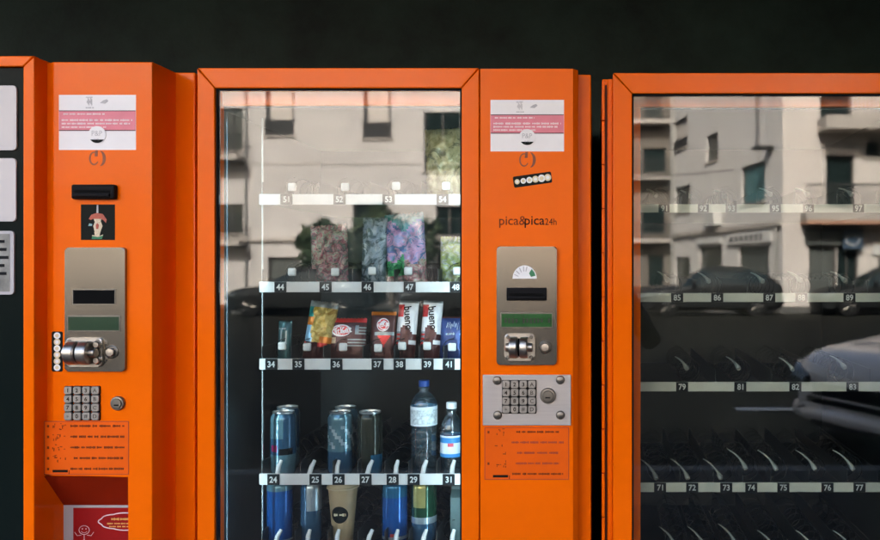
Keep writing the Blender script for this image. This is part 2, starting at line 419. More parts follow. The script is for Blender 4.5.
# ------------------------------------------------------------------ control-panel fittings (named parts of the machine)
def coin_unit(root, p0, p1, y, px, left=False):
    """plate p0..p1 in pixels; px = dict of pixel positions"""
    def bx(g, a, b, c, d, y0, y1, m=0, bev=0): g.box(X(a, y), X(b, y), y0, y1, Z(d, y), Z(c, y), m, bev)
    g = MB(); g.rrect(X(p0[0], y), X(p1[0], y), Z(p1[1], y), Z(p0[1], y), .007, y-.009, y+.001, 0, .003)
    pl = g.build('coin_unit', STEEL, root)
    yf = y - .009
    a, b, c, d = px['slot']
    if not left:
        g = MB(); bx(g, a, b, c, d, yf-.006, yf+.001, 0, .0025)
        bx(g, a+3, b-3, c+5.5, c+8.5, yf-.0068, yf-.0055, 1); bx(g, a+2, b-2, d-4.5, d-2, yf-.011, yf-.004, 0, .0015)
        g.build('note_slot', [BLACKP, SLOT], pl)
    else:
        g = MB(); bx(g, a-1, b+1, c-1, d+1, yf-.0012, yf+.0005, 1); bx(g, a, b, c, d, yf-.0018, yf-.0008, 0)
        g.build('display_window', [SLOT, STEELD], pl)
    a, b, c, d = px['lcd']
    g = MB(); bx(g, a-1, b+1, c-1.2, d+1.2, yf-.0015, yf+.0005, 1, .0006); bx(g, a, b, c, d, yf-.002, yf-.0012, 0)
    if not left:
        rr = random.Random(3)
        for i in range(13):
            xx = a + 3 + i*3.6
            if rr.random() < .8: bx(g, xx, xx+2.1, c+3+rr.random()*2, d-3-rr.random()*2, yf-.0023, yf-.0019, 2)
    g.build('lcd_screen', [LCDD if left else LCD, STEELD, LCDT], pl)
    # coin mechanism: plate, drum on a horizontal axle with a coin slit
    a, b, c, d = px['mech']
    x0, x1, z0, z1 = X(a, y), X(b, y), Z(d, y), Z(c, y); xc, zc = (x0+x1)/2, (z0+z1)/2; w, h = x1-x0, z1-z0
    g = MB(); g.rrect(x0, x1-.004, z0, z1, .010, yf-.007, yf+.001, 0, .003)
    r = h*.40; yc = yf - (.020 if left else .010)
    dl = w*.27
    for sgn in (-1, 1):
        g.lathe([(r*.86, 0), (r*.97, .0015), (r, .004), (r, dl-.0045), (r*.95, dl-.0015)] if sgn > 0 else [(r*.95, 0), (r, .003), (r, dl-.004), (r*.9, dl)], (xc-.003+(.0018 if sgn > 0 else -.0018-dl), yc, zc), 'x', 32)
    g.lathe([(r*.80, 0), (r*.80, .0036)], (xc-.0048, yc, zc), 'x', 28, 1)
    g.lathe([(r*.42, 0), (r*.42, w*.13), (r*.36, w*.15)], (xc-.003+dl, yc, zc), 'x', 20)
    g.lathe([(r*.30, 0), (r*.42, .002), (r*.42, w*.16)], (xc-.003-dl-w*.16, yc, zc), 'x', 20)
    g.box(xc-dl*.8, xc+dl*.7, yc, yf, zc-r*.8, zc+r*.8, 1)
    for sz in (-1, 1):
        for sx in (-1, 1): g.lathe([(.0045, 0), (.0045, -.002), (.003, -.003)], (xc+sx*w*.36-.002, yf-.007, zc+sz*h*.37), 'y', 12, 2)
    if left:
        for sz in (-1, 1): g.lathe([(.008, 0), (.008, -.012), (.006, -.015)], (xc+w*.36, yf-.004, zc+sz*h*.27), 'y', 14, 0)
    g.build('coin_drum', [CHROME, SLOT, STEELD], pl)
    a, c = px['btn']
    g = MB(); g.lathe([(.0155, 0), (.0155, -.002), (.013, -.0035), (.0125, -.0025)], (X(a, y), yf, Z(c, y)), 'y', 22, 1)
    g.lathe([(.0105, -.001), (.0105, -.009), (.0085, -.0108), (.0, -.0112)], (X(a, y), yf, Z(c, y)), 'y', 22, 0)
    g.build('return_button', [CHROME, STEELD], pl)
    return pl
KEYS = ['1','2','3','A','4','5','6','B','7','8','9','C','*','0','#','D']
KEYM = mat('key_metal', (0.30, 0.28, 0.25), 0.42, metal=0.7, var=.2, scale=60)
def keypad(parent, px0, py0, dx, dy, kw, y, key_mat, nx=4):
    for r in range(4):
        for c in range(4):
            cx, cz = X(px0 + c*dx, y), Z(py0 + r*dy, y); w = kw/2/F*(D+y)
            g = MB(); g.rrect(cx-w, cx+w, cz-w, cz+w, w*.3, y-.0055, y+.0005, 0, .0022); g.rrect(cx-w*1.14, cx+w*1.22, cz-w*1.24, cz+w*1.12, w*.3, y-.0012, y+.0002, 2)  # wider black base paints the shadow around each key
            g.text(KEYS[r*4+c], cx, cz, y-.0059, w*1.5, 1)
            g.build('key', [key_mat, PRINTK, SLOT], parent)
def lock(parent, px, py, y, r):
    g = MB(); c = (X(px, y), y, Z(py, y))
    g.lathe([(r, 0), (r, -.004), (r*.9, -.007), (r*.72, -.0075), (r*.70, -.006), (r*.66, -.006), (r*.62, -.0095), (0, -.0098)], c, 'y', 28, 0)
    g.box(c[0]-r*.32, c[0]+r*.32, y-.0102, y-.0094, c[2]-r*.28, c[2]-r*.12, 1)
    g.build('lock', [STEELD, SLOT], parent)
def notice(root, x0, x1, y0, y1, y, seed):
    """white-pink-white paper notice stuck on the panel"""
    def q(g, a, b, c, d, k, m): g.box(X(a, y), X(b, y), y-.0004*k, y-.0004*k+.0005 if k > 1 else y+.0002, Z(d, y), Z(c, y), m)
    h = y1 - y0; b0, b1 = y0 + h*.29, y0 + h*.645
    g = MB(); q(g, x0, x1, y0, y1, 1, 0); q(g, x0+.3, x1-.3, b0, b1, 2, 1)
    q(g, x0+.3, x1-.3, b0-.3, b0+.4, 3, 2); q(g, x0+.3, x1-.3, b1-.3, b1+.5, 3, 2)
    w = x1 - x0; k = 1/F*(D+y)
    for (fx0, fx1, fy, hh, sd) in ((.06, .60, .17, 1.7, 1), (.04, .96, .48, 2.1, 2), (.04, .93, .66, 1.9, 3), (.04, .62, .84, 1.7, 4)):
        g.bars(X(x0+w*fx0, y), X(x0+w*fx1, y), Z(b0+(b1-b0)*fy, y), hh*k, y-.0018, 3, seed*10+sd, .3)
    cx, cy = x0+w*.5, b1+h*.055
    g.disc(X(cx, y), Z(cy+1.5, y), h*.16*k, y-.0020, y-.0010, 0, 28)
    g.text('P&P', X(cx, y), Z(cy, y), y-.0024, h*.135*k, 4, sx=.9)
    g.text('24h', X(cx, y), Z(cy+h*.12, y), y-.0024, h*.075*k, 4)
    # dark chord at the bottom of the seal
    p = [(X(cx, y)+h*.15*k*math.cos(R(a)), Z(cy+1.5, y)+h*.15*k*math.sin(R(a))) for a in range(215, 326, 10)]
    g.prism(p, y-.0024, y-.0019, 2)
    # faint pictograms on the top band
    ux, uz = X(x0+w*.40, y), Z(y0+h*.13, y)
    for a in range(6): g.box(ux-h*.05*k+a*h*.017*k, ux-h*.05*k+(a*h*.017+h*.009)*k, y-.0012, y-.0003, uz-h*.02*k*(1+a % 3), uz+h*.025*k*(1+(a*2) % 3), 4)
    g.bars(ux-h*.07*k, ux+h*.08*k, uz-h*.105*k, 1.3*k, y-.0012, 4, seed+5)
    g.bars(ux-h*.07*k, ux+h*.06*k, uz+h*.085*k, 1.1*k, y-.0012, 4, seed+6)
    vx = X(x0+w*.585, y)
    g.prism([(vx-h*.07*k, uz-h*.02*k), (vx+h*.02*k, uz-h*.03*k), (vx+h*.08*k, uz+h*.02*k), (vx+h*.05*k, uz+h*.05*k), (vx-h*.01*k, uz+h*.03*k)], y-.0012, y-.0003, 4)
    return g.build('paper_notice', [STW, STP, STB, STPL, STG], root)
def worn_mark(root, px, py, y, s):
    k = s/F*(D+y); cx, cz = X(px, y), Z(py, y)
    g = MB()
    def arc(ox, r, rx, a0, a1, w0, w1):
        n = 14; a = []; b = []
        for i in range(n+1):
            t = R(a0+(a1-a0)*i/n); q = math.sin(math.pi*i/n)
            w = (w0 + (w1-w0)*q)*k/2
            a.append((cx+(ox+rx*math.cos(t))*k + w*math.cos(t), cz + r*math.sin(t)*k + w*math.sin(t)))
            b.append((cx+(ox+rx*math.cos(t))*k - w*math.cos(t), cz + r*math.sin(t)*k - w*math.sin(t)))
        g.prism(b + a[::-1] if a1 < a0 else a + b[::-1], y-.0004, y+.0001)
    arc(-3, 6.5, 4.5, 60, 330, 1.0, 1.6)
    arc(2.2, 8, 5.5, -75, 75, .6, 3.2)
    g.prism([(cx-2.4*k, cz+2*k), (cx+.6*k, cz+2.2*k), (cx+.9*k, cz+8.6*k), (cx-1.8*k, cz+8.2*k)], y-.0005, y+.0001)
    return g.build('worn_emblem', BROWN, root)
def dot_sticker(root, cx, cy, length, width, ang, y, seed, vertical=False):
    k = 1/F*(D+y); g = MB(); ca, sa = math.cos(ang), math.sin(ang); ox, oz = X(cx, y), Z(cy, y)
    def T(a, b): return (ox + (a*ca - b*sa)*k, oz + (a*sa + b*ca)*k)
    L, W = length/2, width/2; r = 1.6; p = []
    for qx, qz, a0 in ((L-r, -W+r, -90), (L-r, W-r, 0), (-L+r, W-r, 90), (-L+r, -W+r, 180)):
        for i in range(5): t = R(a0+22.5*i); p.append(T(qx+r*math.cos(t), qz+r*math.sin(t)))
    g.prism(p, y-.0007, y+.0002, 0)
    sz = [.46, .5, .56, .6, .66, .62]
    for i in range(6):
        rr = width*.5*sz[i] if not vertical else width*.5*.6
        c = T(-L + length*(i+.62)/6.25, 0)
        g.disc(c[0], c[1], rr*k, y-.0011, y-.0006, 1 if (i in (1, 2, 4)) != vertical else 2, 18)
        g.disc(c[0], c[1], rr*.55*k, y-.0014, y-.0010, 2 if (i in (1, 2, 4)) != vertical else 1, 14)
    return g.build('coin_sticker', [STB, WHITE, CREAM], root)
def instructions(root, x0, x1, y0, y1, y, faded):
    k = 1/F*(D+y); g = MB()
    g.box(X(x0, y), X(x1, y), y-.0005, y+.0002, Z(y1, y), Z(y0, y), 0)
    for a in ((x0, x1, y0, y0+.7), (x0, x1, y1-.7, y1), (x0, x0+.7, y0+.7, y1-.7), (x1-.7, x1, y0+.7, y1-.7)):
        g.box(X(a[0], y), X(a[1], y), y-.0009, y-.0004, Z(a[3], y), Z(a[2], y), 1)
    n = 5; w = x1-x0
    for i in range(n):
        py = y0 + (y1-y0)*(i+.45)/n
        m = 2 if not faded else (2 if i in (0, 4) else 1)
        ind = [0.0, 0, 0, .04, 0][i] + (random.Random(i).random()*.08 if faded else 0)
        g.bars(X(x0+w*(.31+ind), y), X(x1-w*(.05+ind*(1 if faded else .4)), y), Z(py, y), (2.3 if faded else 2.5)*k, y-.0009, m, 40+i+faded*9, .3)
        # step number and pictogram strokes
        if not faded or i in (0, 3):
            g.box(X(x0+3, y), X(x0+5, y), y-.0009, y-.0004, Z(py+1.5, y), Z(py-1.0, y), 2)
        rr = random.Random(100+i+faded*50)
        if i < 4:
            for j in range(9 if not faded else (7 if i in (0, 3) else 2)):
                ax, az = x0+w*(.09+rr.random()*.16), py+rr.uniform(-3.6, 3.2)
                ll, hh = (rr.uniform(.8, 3.0), rr.uniform(.5, 1.0)) if j % 2 else (rr.uniform(.5, .9), rr.uniform(.8, 2.8))
                g.box(X(ax, y), X(ax+ll, y), y-.0009-.0001*(j % 3), y-.0004, Z(az+hh, y), Z(az, y), 2)
        else:
            g.box(X(x0+w*.10, y), X(x0+w*.28, y), y-.0009, y-.0004, Z(py+3.6, y), Z(py+1.0, y), 3)
            g.box(X(x0+w*.29, y), X(x0+w*.30, y), y-.0009, y-.0004, Z(py+5.5, y), Z(py+1.5, y), 2)
    return g.build('instruction_label', [ORLABEL, ORLINE, PRINTD, PRINTK], root)

# ================================================================== LEFT MACHINE
yl, yd, ycab = -0.059, -0.095, 0.053
LM = thing('drinks_machine', 'orange hot drinks machine at the left edge with white menu cards and a dispensing hatch', 'vending machine', (X(40), 0.3, 0))
topL = H + (265-62)/F*(D+yl); topD = H + (265-56)/F*(D+yd)
g = MB(); g.box(X(-150, ycab), X(195, ycab), ycab, .88, .06, H+(265-72.5)/F*(D+ycab), 0, .003); g.build('cabinet', ORANGE, LM)
for x in (X(-140), X(185)):
    for y in (.12, .8): MB().lathe([(.025, 0), (.025, .02), (.012, .022), (.012, .06)], (x, y, 0), n=20).build('foot', RUBBER, LM)
# coin panel with the hatch cut out
xa, xb, xh = X(44, yl), X(152, yl), X(129, yl); zh = Z(476, yl); hb = .62
g = MB()
xm = X(52.5, yl)
g.prism([(xh, .08), (xb, .08), (xb, topL), (xm, topL), (xm, zh), (xh, zh)], yl, ycab-.001, 0, .0022)
pch = [(X(44, yl+.012), yl+.016), (xm-.0002, yl+.0012), (xm-.0002, ycab-.0015), (X(44, yl+.012), ycab-.0015)]
n = len(pch)
vs = [(c_[0], c_[1], zh+.0003) for c_ in pch] + [(c_[0], c_[1], topL-.0008) for c_ in pch]
g.add(vs, [tuple(range(n))[::-1], tuple(range(n, 2*n))] + [(i, (i+1) % n, (i+1) % n+n, i+n) for i in range(n)])
g.box(X(44, yl+.012), xh-.0004, yl+.0002, ycab-.001, .08, hb, 0, .0015)
panelL = g.build('coin_panel', ORANGE, LM, smooth=False)
g = MB()   # hatch hood, side and floor
zb = Z(505, yl+.073); yb_ = yl+.073; xl = X(42.8, yl)
g.add([(xl, yl+.001, zh-.0005), (xh, yl+.001, zh-.0005), (xh, yb_, zb), (xl, yb_, zb)], [(0, 3, 2, 1)])
g.add([(xl, yl+.001, zh-.0005), (xl, yb_, zb), (xl, yb_, hb+.02), (xl, yl+.001, hb)], [(0, 1, 2, 3)])
g.add([(xl, yl+.001, hb+.001), (xh, yl+.001, hb+.001), (xh, yb_, hb+.02), (xl, yb_, hb+.02)], [(0, 1, 2, 3)])
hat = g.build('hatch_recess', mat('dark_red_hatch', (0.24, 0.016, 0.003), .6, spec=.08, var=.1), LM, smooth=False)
g = MB(); g.box(xl, xh+.04, yb_, yb_+.006, hb, zb+.01, 0); g.build('hatch_back', GREYW, hat)
g = MB(); g.box(X(74, yb_), xh+.035, yb_-.003, yb_-.0005, hb+.021, Z(507.5, yb_), 0)
k = 1/F*(D+yb_); yp = yb_-.0034
cl = []
for i in range(48):
    t = 2*math.pi*i/48; bump_ = 1 + .07*abs(math.sin(t*4.5))
    cl.append((X(128, yb_)+27*k*math.cos(t)*bump_, Z(521, yb_)+8.2*k*math.sin(t)*bump_, ))
g.tube([(p[0], yp, p[1]) for p in cl] + [(cl[0][0], yp, cl[0][1])], .0014, 5, 1)
g.bars(X(112, yb_), X(131, yb_), Z(518.5, yb_), 2.6*k, yp-.0002, 2, 9)
g.bars(X(108, yb_), X(131, yb_), Z(523, yb_), 1.6*k, yp-.0002, 2, 5)
g.bars(X(110, yb_), X(131, yb_), Z(526, yb_), 1.6*k, yp-.0002, 2, 6)
fc = (X(85, yb_), Z(529.5, yb_))     # doodle figure
g.tube([(fc[0]+5.2*k*math.cos(R(a)), yp, fc[1]+4.4*k*math.sin(R(a))) for a in range(0, 361, 24)], .0007, 4, 1)
g.tube([(fc[0]+3*k*math.cos(R(a)), yp, fc[1]-.3*k+2.4*k*math.sin(R(a))) for a in range(200, 341, 20)], .0005, 4, 1)
for sx in (-1, 1):
    g.disc(fc[0]+sx*1.8*k, fc[1]+1.2*k, .6*k, yp-.0003, yp+.0003, 1, 8)
    g.tube([(fc[0]+sx*3*k, yp, fc[1]-5*k), (fc[0]+sx*7*k, yp, fc[1]-5.6*k), (fc[0]+sx*9.5*k, yp, fc[1]-2*k)], .0006, 4, 1)
g.tube([(fc[0], yp, fc[1]-4.4*k), (fc[0], yp, fc[1]-9*k)], .0007, 4, 1)
for a in (-25, 25): g.tube([(fc[0], yp, fc[1]-9*k), (fc[0]+math.sin(R(a))*8*k, yp, fc[1]-17*k)], .0007, 4, 1)
g.build('hatch_poster', [REDP, mat('poster_white', (.75, .6, .58), .5), mat('poster_yellow', (.7, .35, .08), .5)], hat)
# menu door at the far left
def pxd(p): return X(p, yd)
mitred_frame(LM, 'door_frame', pxd(-150), pxd(34), .12, topD, pxd(-139), pxd(22.5), .19, Z(66.5, yd), yd, yd+.02, ORANGE)
g = MB(); g.box(pxd(-150)+.001, pxd(34)-.0012, yd+.0202, ycab-.001, .121, topD-.001, 0, .001); g.build('door_body', ORANGE, LM)
g = MB(); g.box(pxd(-138.5), pxd(22)-.0005, yd+.010, yd+.0198, .195, Z(67, yd), 0); mp_ = g.build('menu_panel', GPANEL, LM)
for (a, b, c, d, pic) in ((-124, 17.5, 86, 150.5, 0), (-124, 17, 158.5, 221.5, 0), (-124, 15, 231, 294.5, 1)):
    g = MB(); yy = yd+.010
    g.rrect(X(a, yy), X(b, yy), Z(d, yy), Z(c, yy), .008, yy-.004, yy+.001, 0, .0012)
    if pic:
        g.box(X(a+8, yy), X(b-4, yy), yy-.0046, yy-.0038, Z(d-3, yy), Z(c+3, yy), 1)
        for i in range(5): g.box(X(1, yy), X(6+2*(i % 3), yy), yy-.0052, yy-.0045, Z(c+12+i*8, yy), Z(c+9+i*8, yy), 2)
    g.build('menu_card', [CARD if not pic else STG, CARDG, PLATE], mp_)
# fittings on the coin panel
notice(LM, 59, 136, 95, 150, yl, 1)
worn_mark(LM, 97, 158.5, yl, .95)
g = MB(); g.box(X(75, yl), X(118, yl), yl-.016, yl+.001, Z(199.5, yl), Z(185, yl), 0, .004); g.box(X(79, yl), X(114, yl), yl-.0168, yl-.0155, Z(193.3, yl), Z(190.8, yl), 1)
g.box(X(77, yl), X(114, yl), yl-.021, yl-.014, Z(197.5, yl), Z(194, yl), 0, .002); g.build('note_slot', [BLACKP, SLOT], LM)
g = MB(); yy = yl; k = 1/F*(D+yl)
g.box(X(81, yy), X(115, yy), yy-.0006, yy+.0002, Z(240, yy), Z(204.5, yy), 0)
def blob(pts, m, j=1): g.prism([(X(a, yy), Z(b, yy)) for a, b in pts], yy-.0006-.0004*j, yy-.0006-.0004*j+.0005, m)
blob([(96.7, 213), (98.6, 213), (98.4, 205), (97, 205)], 3)
blob([(89, 219), (91.5, 214.8), (97, 213), (103, 214), (106.8, 219.5), (106.2, 223), (103.5, 220), (101, 219), (97.5, 220), (94, 218.6), (91, 220)], 1)
blob([(95, 232), (100.6, 232), (102.8, 226), (101, 221.5), (101.5, 219), (94, 219), (95.3, 222), (93.6, 226)], 2, 2)
blob([(96.6, 229), (98.6, 229), (99.4, 225), (97.8, 223), (96.2, 225)], 1, 3)
blob([(92.3, 238.5), (101, 238.5), (103.5, 234.5), (99.5, 236), (100.6, 232), (94.5, 232), (95, 235.5), (92.4, 235)], 2, 1)
blob([(92, 239), (102, 239), (103.5, 235.6), (98, 237), (92.6, 236)], 4, 2)
blob([(88.5, 226), (92, 226), (92.5, 224), (89.5, 223.4)], 5, 1)
g.build('apple_core_sticker', [STB, mat('apple_red', (.42, .07, .03), .5, var=.3, scale=200), mat('apple_cream', (.62, .50, .33), .5, var=.25, scale=250), STG, GREENP, mat('pale_teal', (.25, .42, .42), .5)], LM)
coin_unit(LM, (67, 247.5), (127, 371), yl, dict(slot=(76, 117, 290, 303.5), lcd=(71, 121.5, 316.5, 330), mech=(69.5, 108, 337, 366), btn=(114, 351.5)), True)
dot_sticker(LM, 57.3, 351.5, 40, 11, R(90), yl, 4, True)
kb = MB().box(X(65, yl), X(100, yl), yl-.0004, yl+.0003, Z(418.5, yl), Z(385.5, yl), 0).build('keypad', [ORLABEL], LM)
keypad(kb, 69.2, 390, 9.0, 8.6, 7.4, yl-.0008, KEYM)
lock(LM, 118.5, 403, yl, .0165)
instructions(LM, 43.5+.8, 129, 421, 474.5, yl, 0)

# ================================================================== MIDDLE MACHINE
CM = thing('snack_machine', 'orange glass fronted vending machine in the middle stocked with snacks and drinks', 'vending machine', (X(395), 0.4, 0))
topC = H + (265-68)/F*D
rowsC = [
    dict(y=199.5, n=[(287, '51'), (340, '52'), (389, '53'), (443, '54')], t=[(292, 187), (345, 187), (396, 186), (446, 186)]),
    dict(y=287, n=[(281, '44'), (326, '45'), (368, '46'), (410, '47'), (456, '48')], t=[(292, 272), (335, 272), (372, 271), (408, 271), (457, 271)]),
    dict(y=364, n=[(272, '34'), (299, '35'), (337, '36'), (378, '37'), (400, '38'), (428, '39'), (449, '41')], t=[(282, 346), (307, 347), (343, 347), (378, 348), (402, 346), (427, 346), (452, 347)], h=11),
    dict(y=479, n=[(274, '24'), (316, '25'), (339, '26'), (366, '27'), (393, '28'), (414, '29'), (449, '31')], t=[(279, 468), (311, 467), (338, 468), (369, 467), (397, 467), (424, 467), (453, 467)], h=11, tip='tongue'),
    dict(y=549, n=[(274, '14'), (305, '15'), (339, '16'), (366, '17'), (393, '18'), (414, '19'), (449, '21')], t=[(277, 538), (309, 537), (338, 538), (369, 538), (397, 537), (424, 537), (453, 537)], h=11, tip='tongue'),
]
mC = glass_machine(CM, dict(o0=197, o1=479, i0=215, i1=461, itop=88, c0=199, c1=591, l0=222, l1=466, ltop=105, s0=260, s1=470), 0.0, topC, rowsC, STRIPW, GLASSM, 'snack', True, 0)
# hinge cover strip between the two left machines
# control panel
g = MB()
pc_ = [(X(480.2), .0012), (X(480.2)+.0012, 0), (X(573.2)-.0006, 0), (X(573.2), .0012), (X(577.8, .016), .016), (X(577.8, .016), .045), (X(480.2), .045)]
n = len(pc_); vs = [(c_[0], c_[1], .12) for c_ in pc_] + [(c_[0], c_[1], topC-.002) for c_ in pc_]
g.add(vs, [tuple(range(n))[::-1], tuple(range(n, 2*n))] + [(i, (i+1) % n, (i+1) % n+n, i+n) for i in range(n)])
g.build('control_panel', ORANGE, CM, smooth=False)
g = MB(); g.box(X(201), X(478), .004, .045, .12, .336, 0, .004); g.build('delivery_flap', ORANGE, CM)
notice(CM, 490.5, 564, 100, 151.5, 0, 2)
worn_mark(CM, 527, 160, 0, .95)
dot_sticker(CM, 532.5, 179.7, 38.5, 11.2, R(8), 0, 1)
g = MB()
g.text('pica&', X(513.0), Z(222), -.0004, 13/F*D, 0, sx=.98); g.build('lettering', [PRINTD], CM)
g = MB()
g.text('pica', X(534.6), Z(222), -.0004, 13.4/F*D, 0, sx=.98); g.text('24h', X(550.8), Z(221.7), -.0004, 9.5/F*D, 0, sx=.86)
g.build('lettering', [PRINTK], CM)
pc = coin_unit(CM, (497, 246.5), (557, 364.5), 0.0, dict(slot=(507, 547, 287.5, 300.5), lcd=(502, 552, 313.5, 326.5), mech=(505, 537, 333, 360), btn=(545.5, 346.5)))
g = MB(); yf = -.009; cx, cz = X(525), Z(278.6); k = D/F
g.disc(cx, cz, 12*k, yf-.0006, yf+.0002, 0, 24, rz=13.2*k, a0=0, a1=180)
p = [(cx+(r*math.cos(R(a)))*k, cz+(r*1.1*math.sin(R(a)))*k) for r, a in ((6.5, 14), (11.2, 14), (11.2, 30), (11.2, 52), (6.5, 48))]
g.prism(p, yf-.001, yf-.0005, 1)
for a in (78, 96, 118, 140, 160):
    t = R(a); u = (math.cos(t), math.sin(t)*1.1); w = .5*k
    p0 = (cx+u[0]*6.5*k, cz+u[1]*6.5*k); p1 = (cx+u[0]*11*k, cz+u[1]*11*k)
    g.prism([(p0[0]-w*u[1], p0[1]+w*u[0]), (p0[0]+w*u[1]*.4, p0[1]-w*u[0]*.4), (p1[0]+w*u[1], p1[1]-w*u[0]), (p1[0]-w*u[1], p1[1]+w*u[0])], yf-.001, yf-.0005, 2)
g.build('fan_sticker', [WHITE, GREENP, STG], pc)
g = MB(); g.box(X(483), X(571), -.006, .001, Z(425), Z(374.5), 0, .0015)
kp = g.build('keypad_plate', ALU, CM)
for (a, b) in ((497.5, 380), (560.5, 379.5), (498, 414.5), (560.5, 414.5)):
    g = MB(); g.lathe([(.0105, 0), (.0105, -.002), (.0085, -.0055), (.004, -.0072), (0, -.0075)], (X(a), -.006, Z(b)), 'y', 20); g.build('bolt', STEELD, kp)
g = MB(); g.box(X(502.5), X(536), -.0068, -.0055, Z(413), Z(380), 0); kb = g.build('keypad', STEELD, kp)
keypad(kb, 506.2, 384, 8.6, 8.3, 7.4, -.0072, KEYM)
lock(kp, 548, 395.5, -.006, .0185)
instructions(CM, 484.5, 569, 427, 479.5, 0.0, 1)

# ================================================================== RIGHT MACHINE
yr = 0.052
topR = H + (265-73)/F*(D+yr)
RM = thing('snack_machine', 'orange glass fronted vending machine on the right with empty coil shelves', 'vending machine', (X(760), 0.45, 0))
rowsR = [
    dict(y=208.5, n=[(664, '91'), (703, '92'), (731, '93'), (775, '95'), (808, '96'), (858, '97')], t=[(656, 196), (690, 197), (725, 197), (771, 195), (808, 195), (852, 195)], h=8.5, pw=11, arc=.5),
    dict(y=297.5, n=[(677, '85'), (717, '86'), (769, '87'), (801, '88'), (849, '89')], t=[(668, 281), (709, 282), (763, 282), (801, 281), (845, 281)], h=9, pw=12, arc=.55),
    dict(y=386.5, n=[(682, '79'), (740, '81'), (795, '82'), (852, '83')], t=[(687, 369), (739, 369), (793, 370), (845, 368)], h=9.5, pw=12, arc=.62),
    dict(y=487, n=[(660, '71'), (692, '72'), (726, '73'), (751, '74'), (783, '75'), (827, '76'), (859, '77')], t=[(656.5, 479), (688, 479), (721, 479), (746, 469), (776.5, 470), (815.5, 470), (853.5, 470)], h=9.5, pw=12, arc=.95),
    dict(y=566, n=[(660, '61'), (692, '62'), (726, '63'), (751, '64'), (783, '65'), (827, '66'), (859, '67')], t=[(676, 548), (705, 548), (736, 545), (776.5, 552), (815.5, 552), (853.5, 552)], h=9.5, pw=12, arc=.95),
]
glass_machine(RM, dict(o0=613, o1=925, i0=632.5, i1=907, itop=93.5, c0=602, c1=1030, l0=640.5, l1=904, ltop=107, s0=638.5, s1=887), yr, topR, rowsR, STRIPG, GLASSR, 'arc', False, 0)
g = MB(); g.box(X(926.5, yr), X(1026, yr), yr, yr+.045, .12, topR-.002, 0, .004, 3); g.build('control_panel', ORANGE, RM)
g = MB(); g.box(X(616, yr), X(924, yr), yr+.004, yr+.045, .12, .336, 0, .004); g.build('delivery_flap', ORANGE, RM)
g = MB(); z = .1; yh = yr+.044
while z < topR-.03:
    g.box(X(601.8, yh), X(604.6, yh), yh-.016, yh+.006, z, min(z+.105, topR-.02), 0, .001); z += .108
g.build('hinge_strip', ORANGE, RM)
g = MB(); g.box(X(605.4, yh), X(606.6, yh), yh-.001, yh+.0065, .1, topR-.02); g.build('hinge_gap', SEAM, RM)
g = MB(); g.box(X(607.6, yh), X(612.4, yh), yh-.014, yh+.0065, .1, topR-.008, 0, .002); g.build('door_edge', ORANGE, RM)


# ================================================================== PRODUCTS
def paint(name, col, rough=0.15, metal=0.45, var=0.15, scale=30): return mat(name, col, rough, metal=metal, var=var, scale=scale)
CANTOP = mat('can_aluminium', (0.62, 0.63, 0.64), 0.3, metal=0.95)
YS = 0.16
def row_z(py): return Z(py, YS) - .0058
def can(px, rowy, y, R_, h, body, label, group, deco=None, behind=False, loose_h=0):
    x = X(px, y); z = row_z(rowy)
    t = thing('drink_can', label, 'can', (x, y, z), group, local=True)
    prof = [(R_*.62, .0015), (R_*.74, 0), (R_*.80, .003), (R_*.97, .011), (R_, .016)]
    for i in range(1, 17): prof.append((R_, .016+(h-.034)*i/16))
    prof += [(R_*.96, h-.012), (R_*.83, h-.005)]
    nb = 5
    g = MB(); g.lathe(prof, n=40, m=lambda i, j: body(i/ (len(prof)-2), j/40))
    g.build('body', deco, t, ang=50)
    g = MB(); g.lathe([(R_*.83, h-.005), (R_*.86, h-.001), (R_*.84, h), (R_*.79, h-.001), (R_*.77, h-.006), (0.0, h-.006)], n=40)
    g.box(-R_*.25, R_*.25, -R_*.35, R_*.3, h-.0055, h-.004, 0, .0006); g.build('lid', CANTOP, t)
    return t
DBLUE = paint('can_deep_blue', (0.035, 0.095, 0.17)); TEAL = paint('can_teal_blue', (0.12, 0.23, 0.28)); SILV = paint('can_silver', (0.38, 0.46, 0.52), .3, .7)
CYAN = paint('can_cyan', (0.02, 0.13, 0.25)); DKOL = paint('can_dark_olive', (0.030, 0.032, 0.022)); MAG = paint('can_magenta', (0.35, 0.02, 0.10)); GOLD = paint('can_pale_yellow', (0.36, 0.33, 0.12)); GRN = paint('can_dark_green', (0.012, 0.06, 0.03)); BLK = paint('can_black', (0.010, 0.012, 0.014))
ROYAL = paint('can_royal_blue', (0.010, 0.085, 0.32))
yc_ = .228
# row of tall cans above the lowest full shelf
def b24(u, a): return 1 if .47 < u < .53 and .60 < a < .72 else (2 if u < .40 else (3 if .4 <= u < .5 and .74 < a < .92 else (2 if u > .62 and a < .78 else 0)))
can(283.5, 479, yc_, .0325, .168, b24, 'tall dark blue can with a magenta fleck, far left above price strip 24', 'cans', [DBLUE, MAG, TEAL, BLK])
def b26(u, a): return 1 if .5 < u < .82 and ((a*40 + u*30) % 7) < 2.2 else (2 if u < .45 else 0)
can(340.5, 479, yc_, .0325, .168, b26, 'tall teal can with pale claw strokes above price strip 26', 'cans', [TEAL, SILV, DBLUE])
def b27(u, a): return 1 if u < .42 and .78 < a else (2 if u < .12 else 0)
can(370, 479, yc_, .0325, .168, b27, 'tall dark olive can with a blue lower edge above price strip 27', 'cans', [DKOL, CYAN, SILV])
can(287.5, 479, yc_+.075, .0325, .168, b24, 'second dark blue can standing just behind the front can of lane 24', 'cans', [DBLUE, MAG, TEAL, BLK])
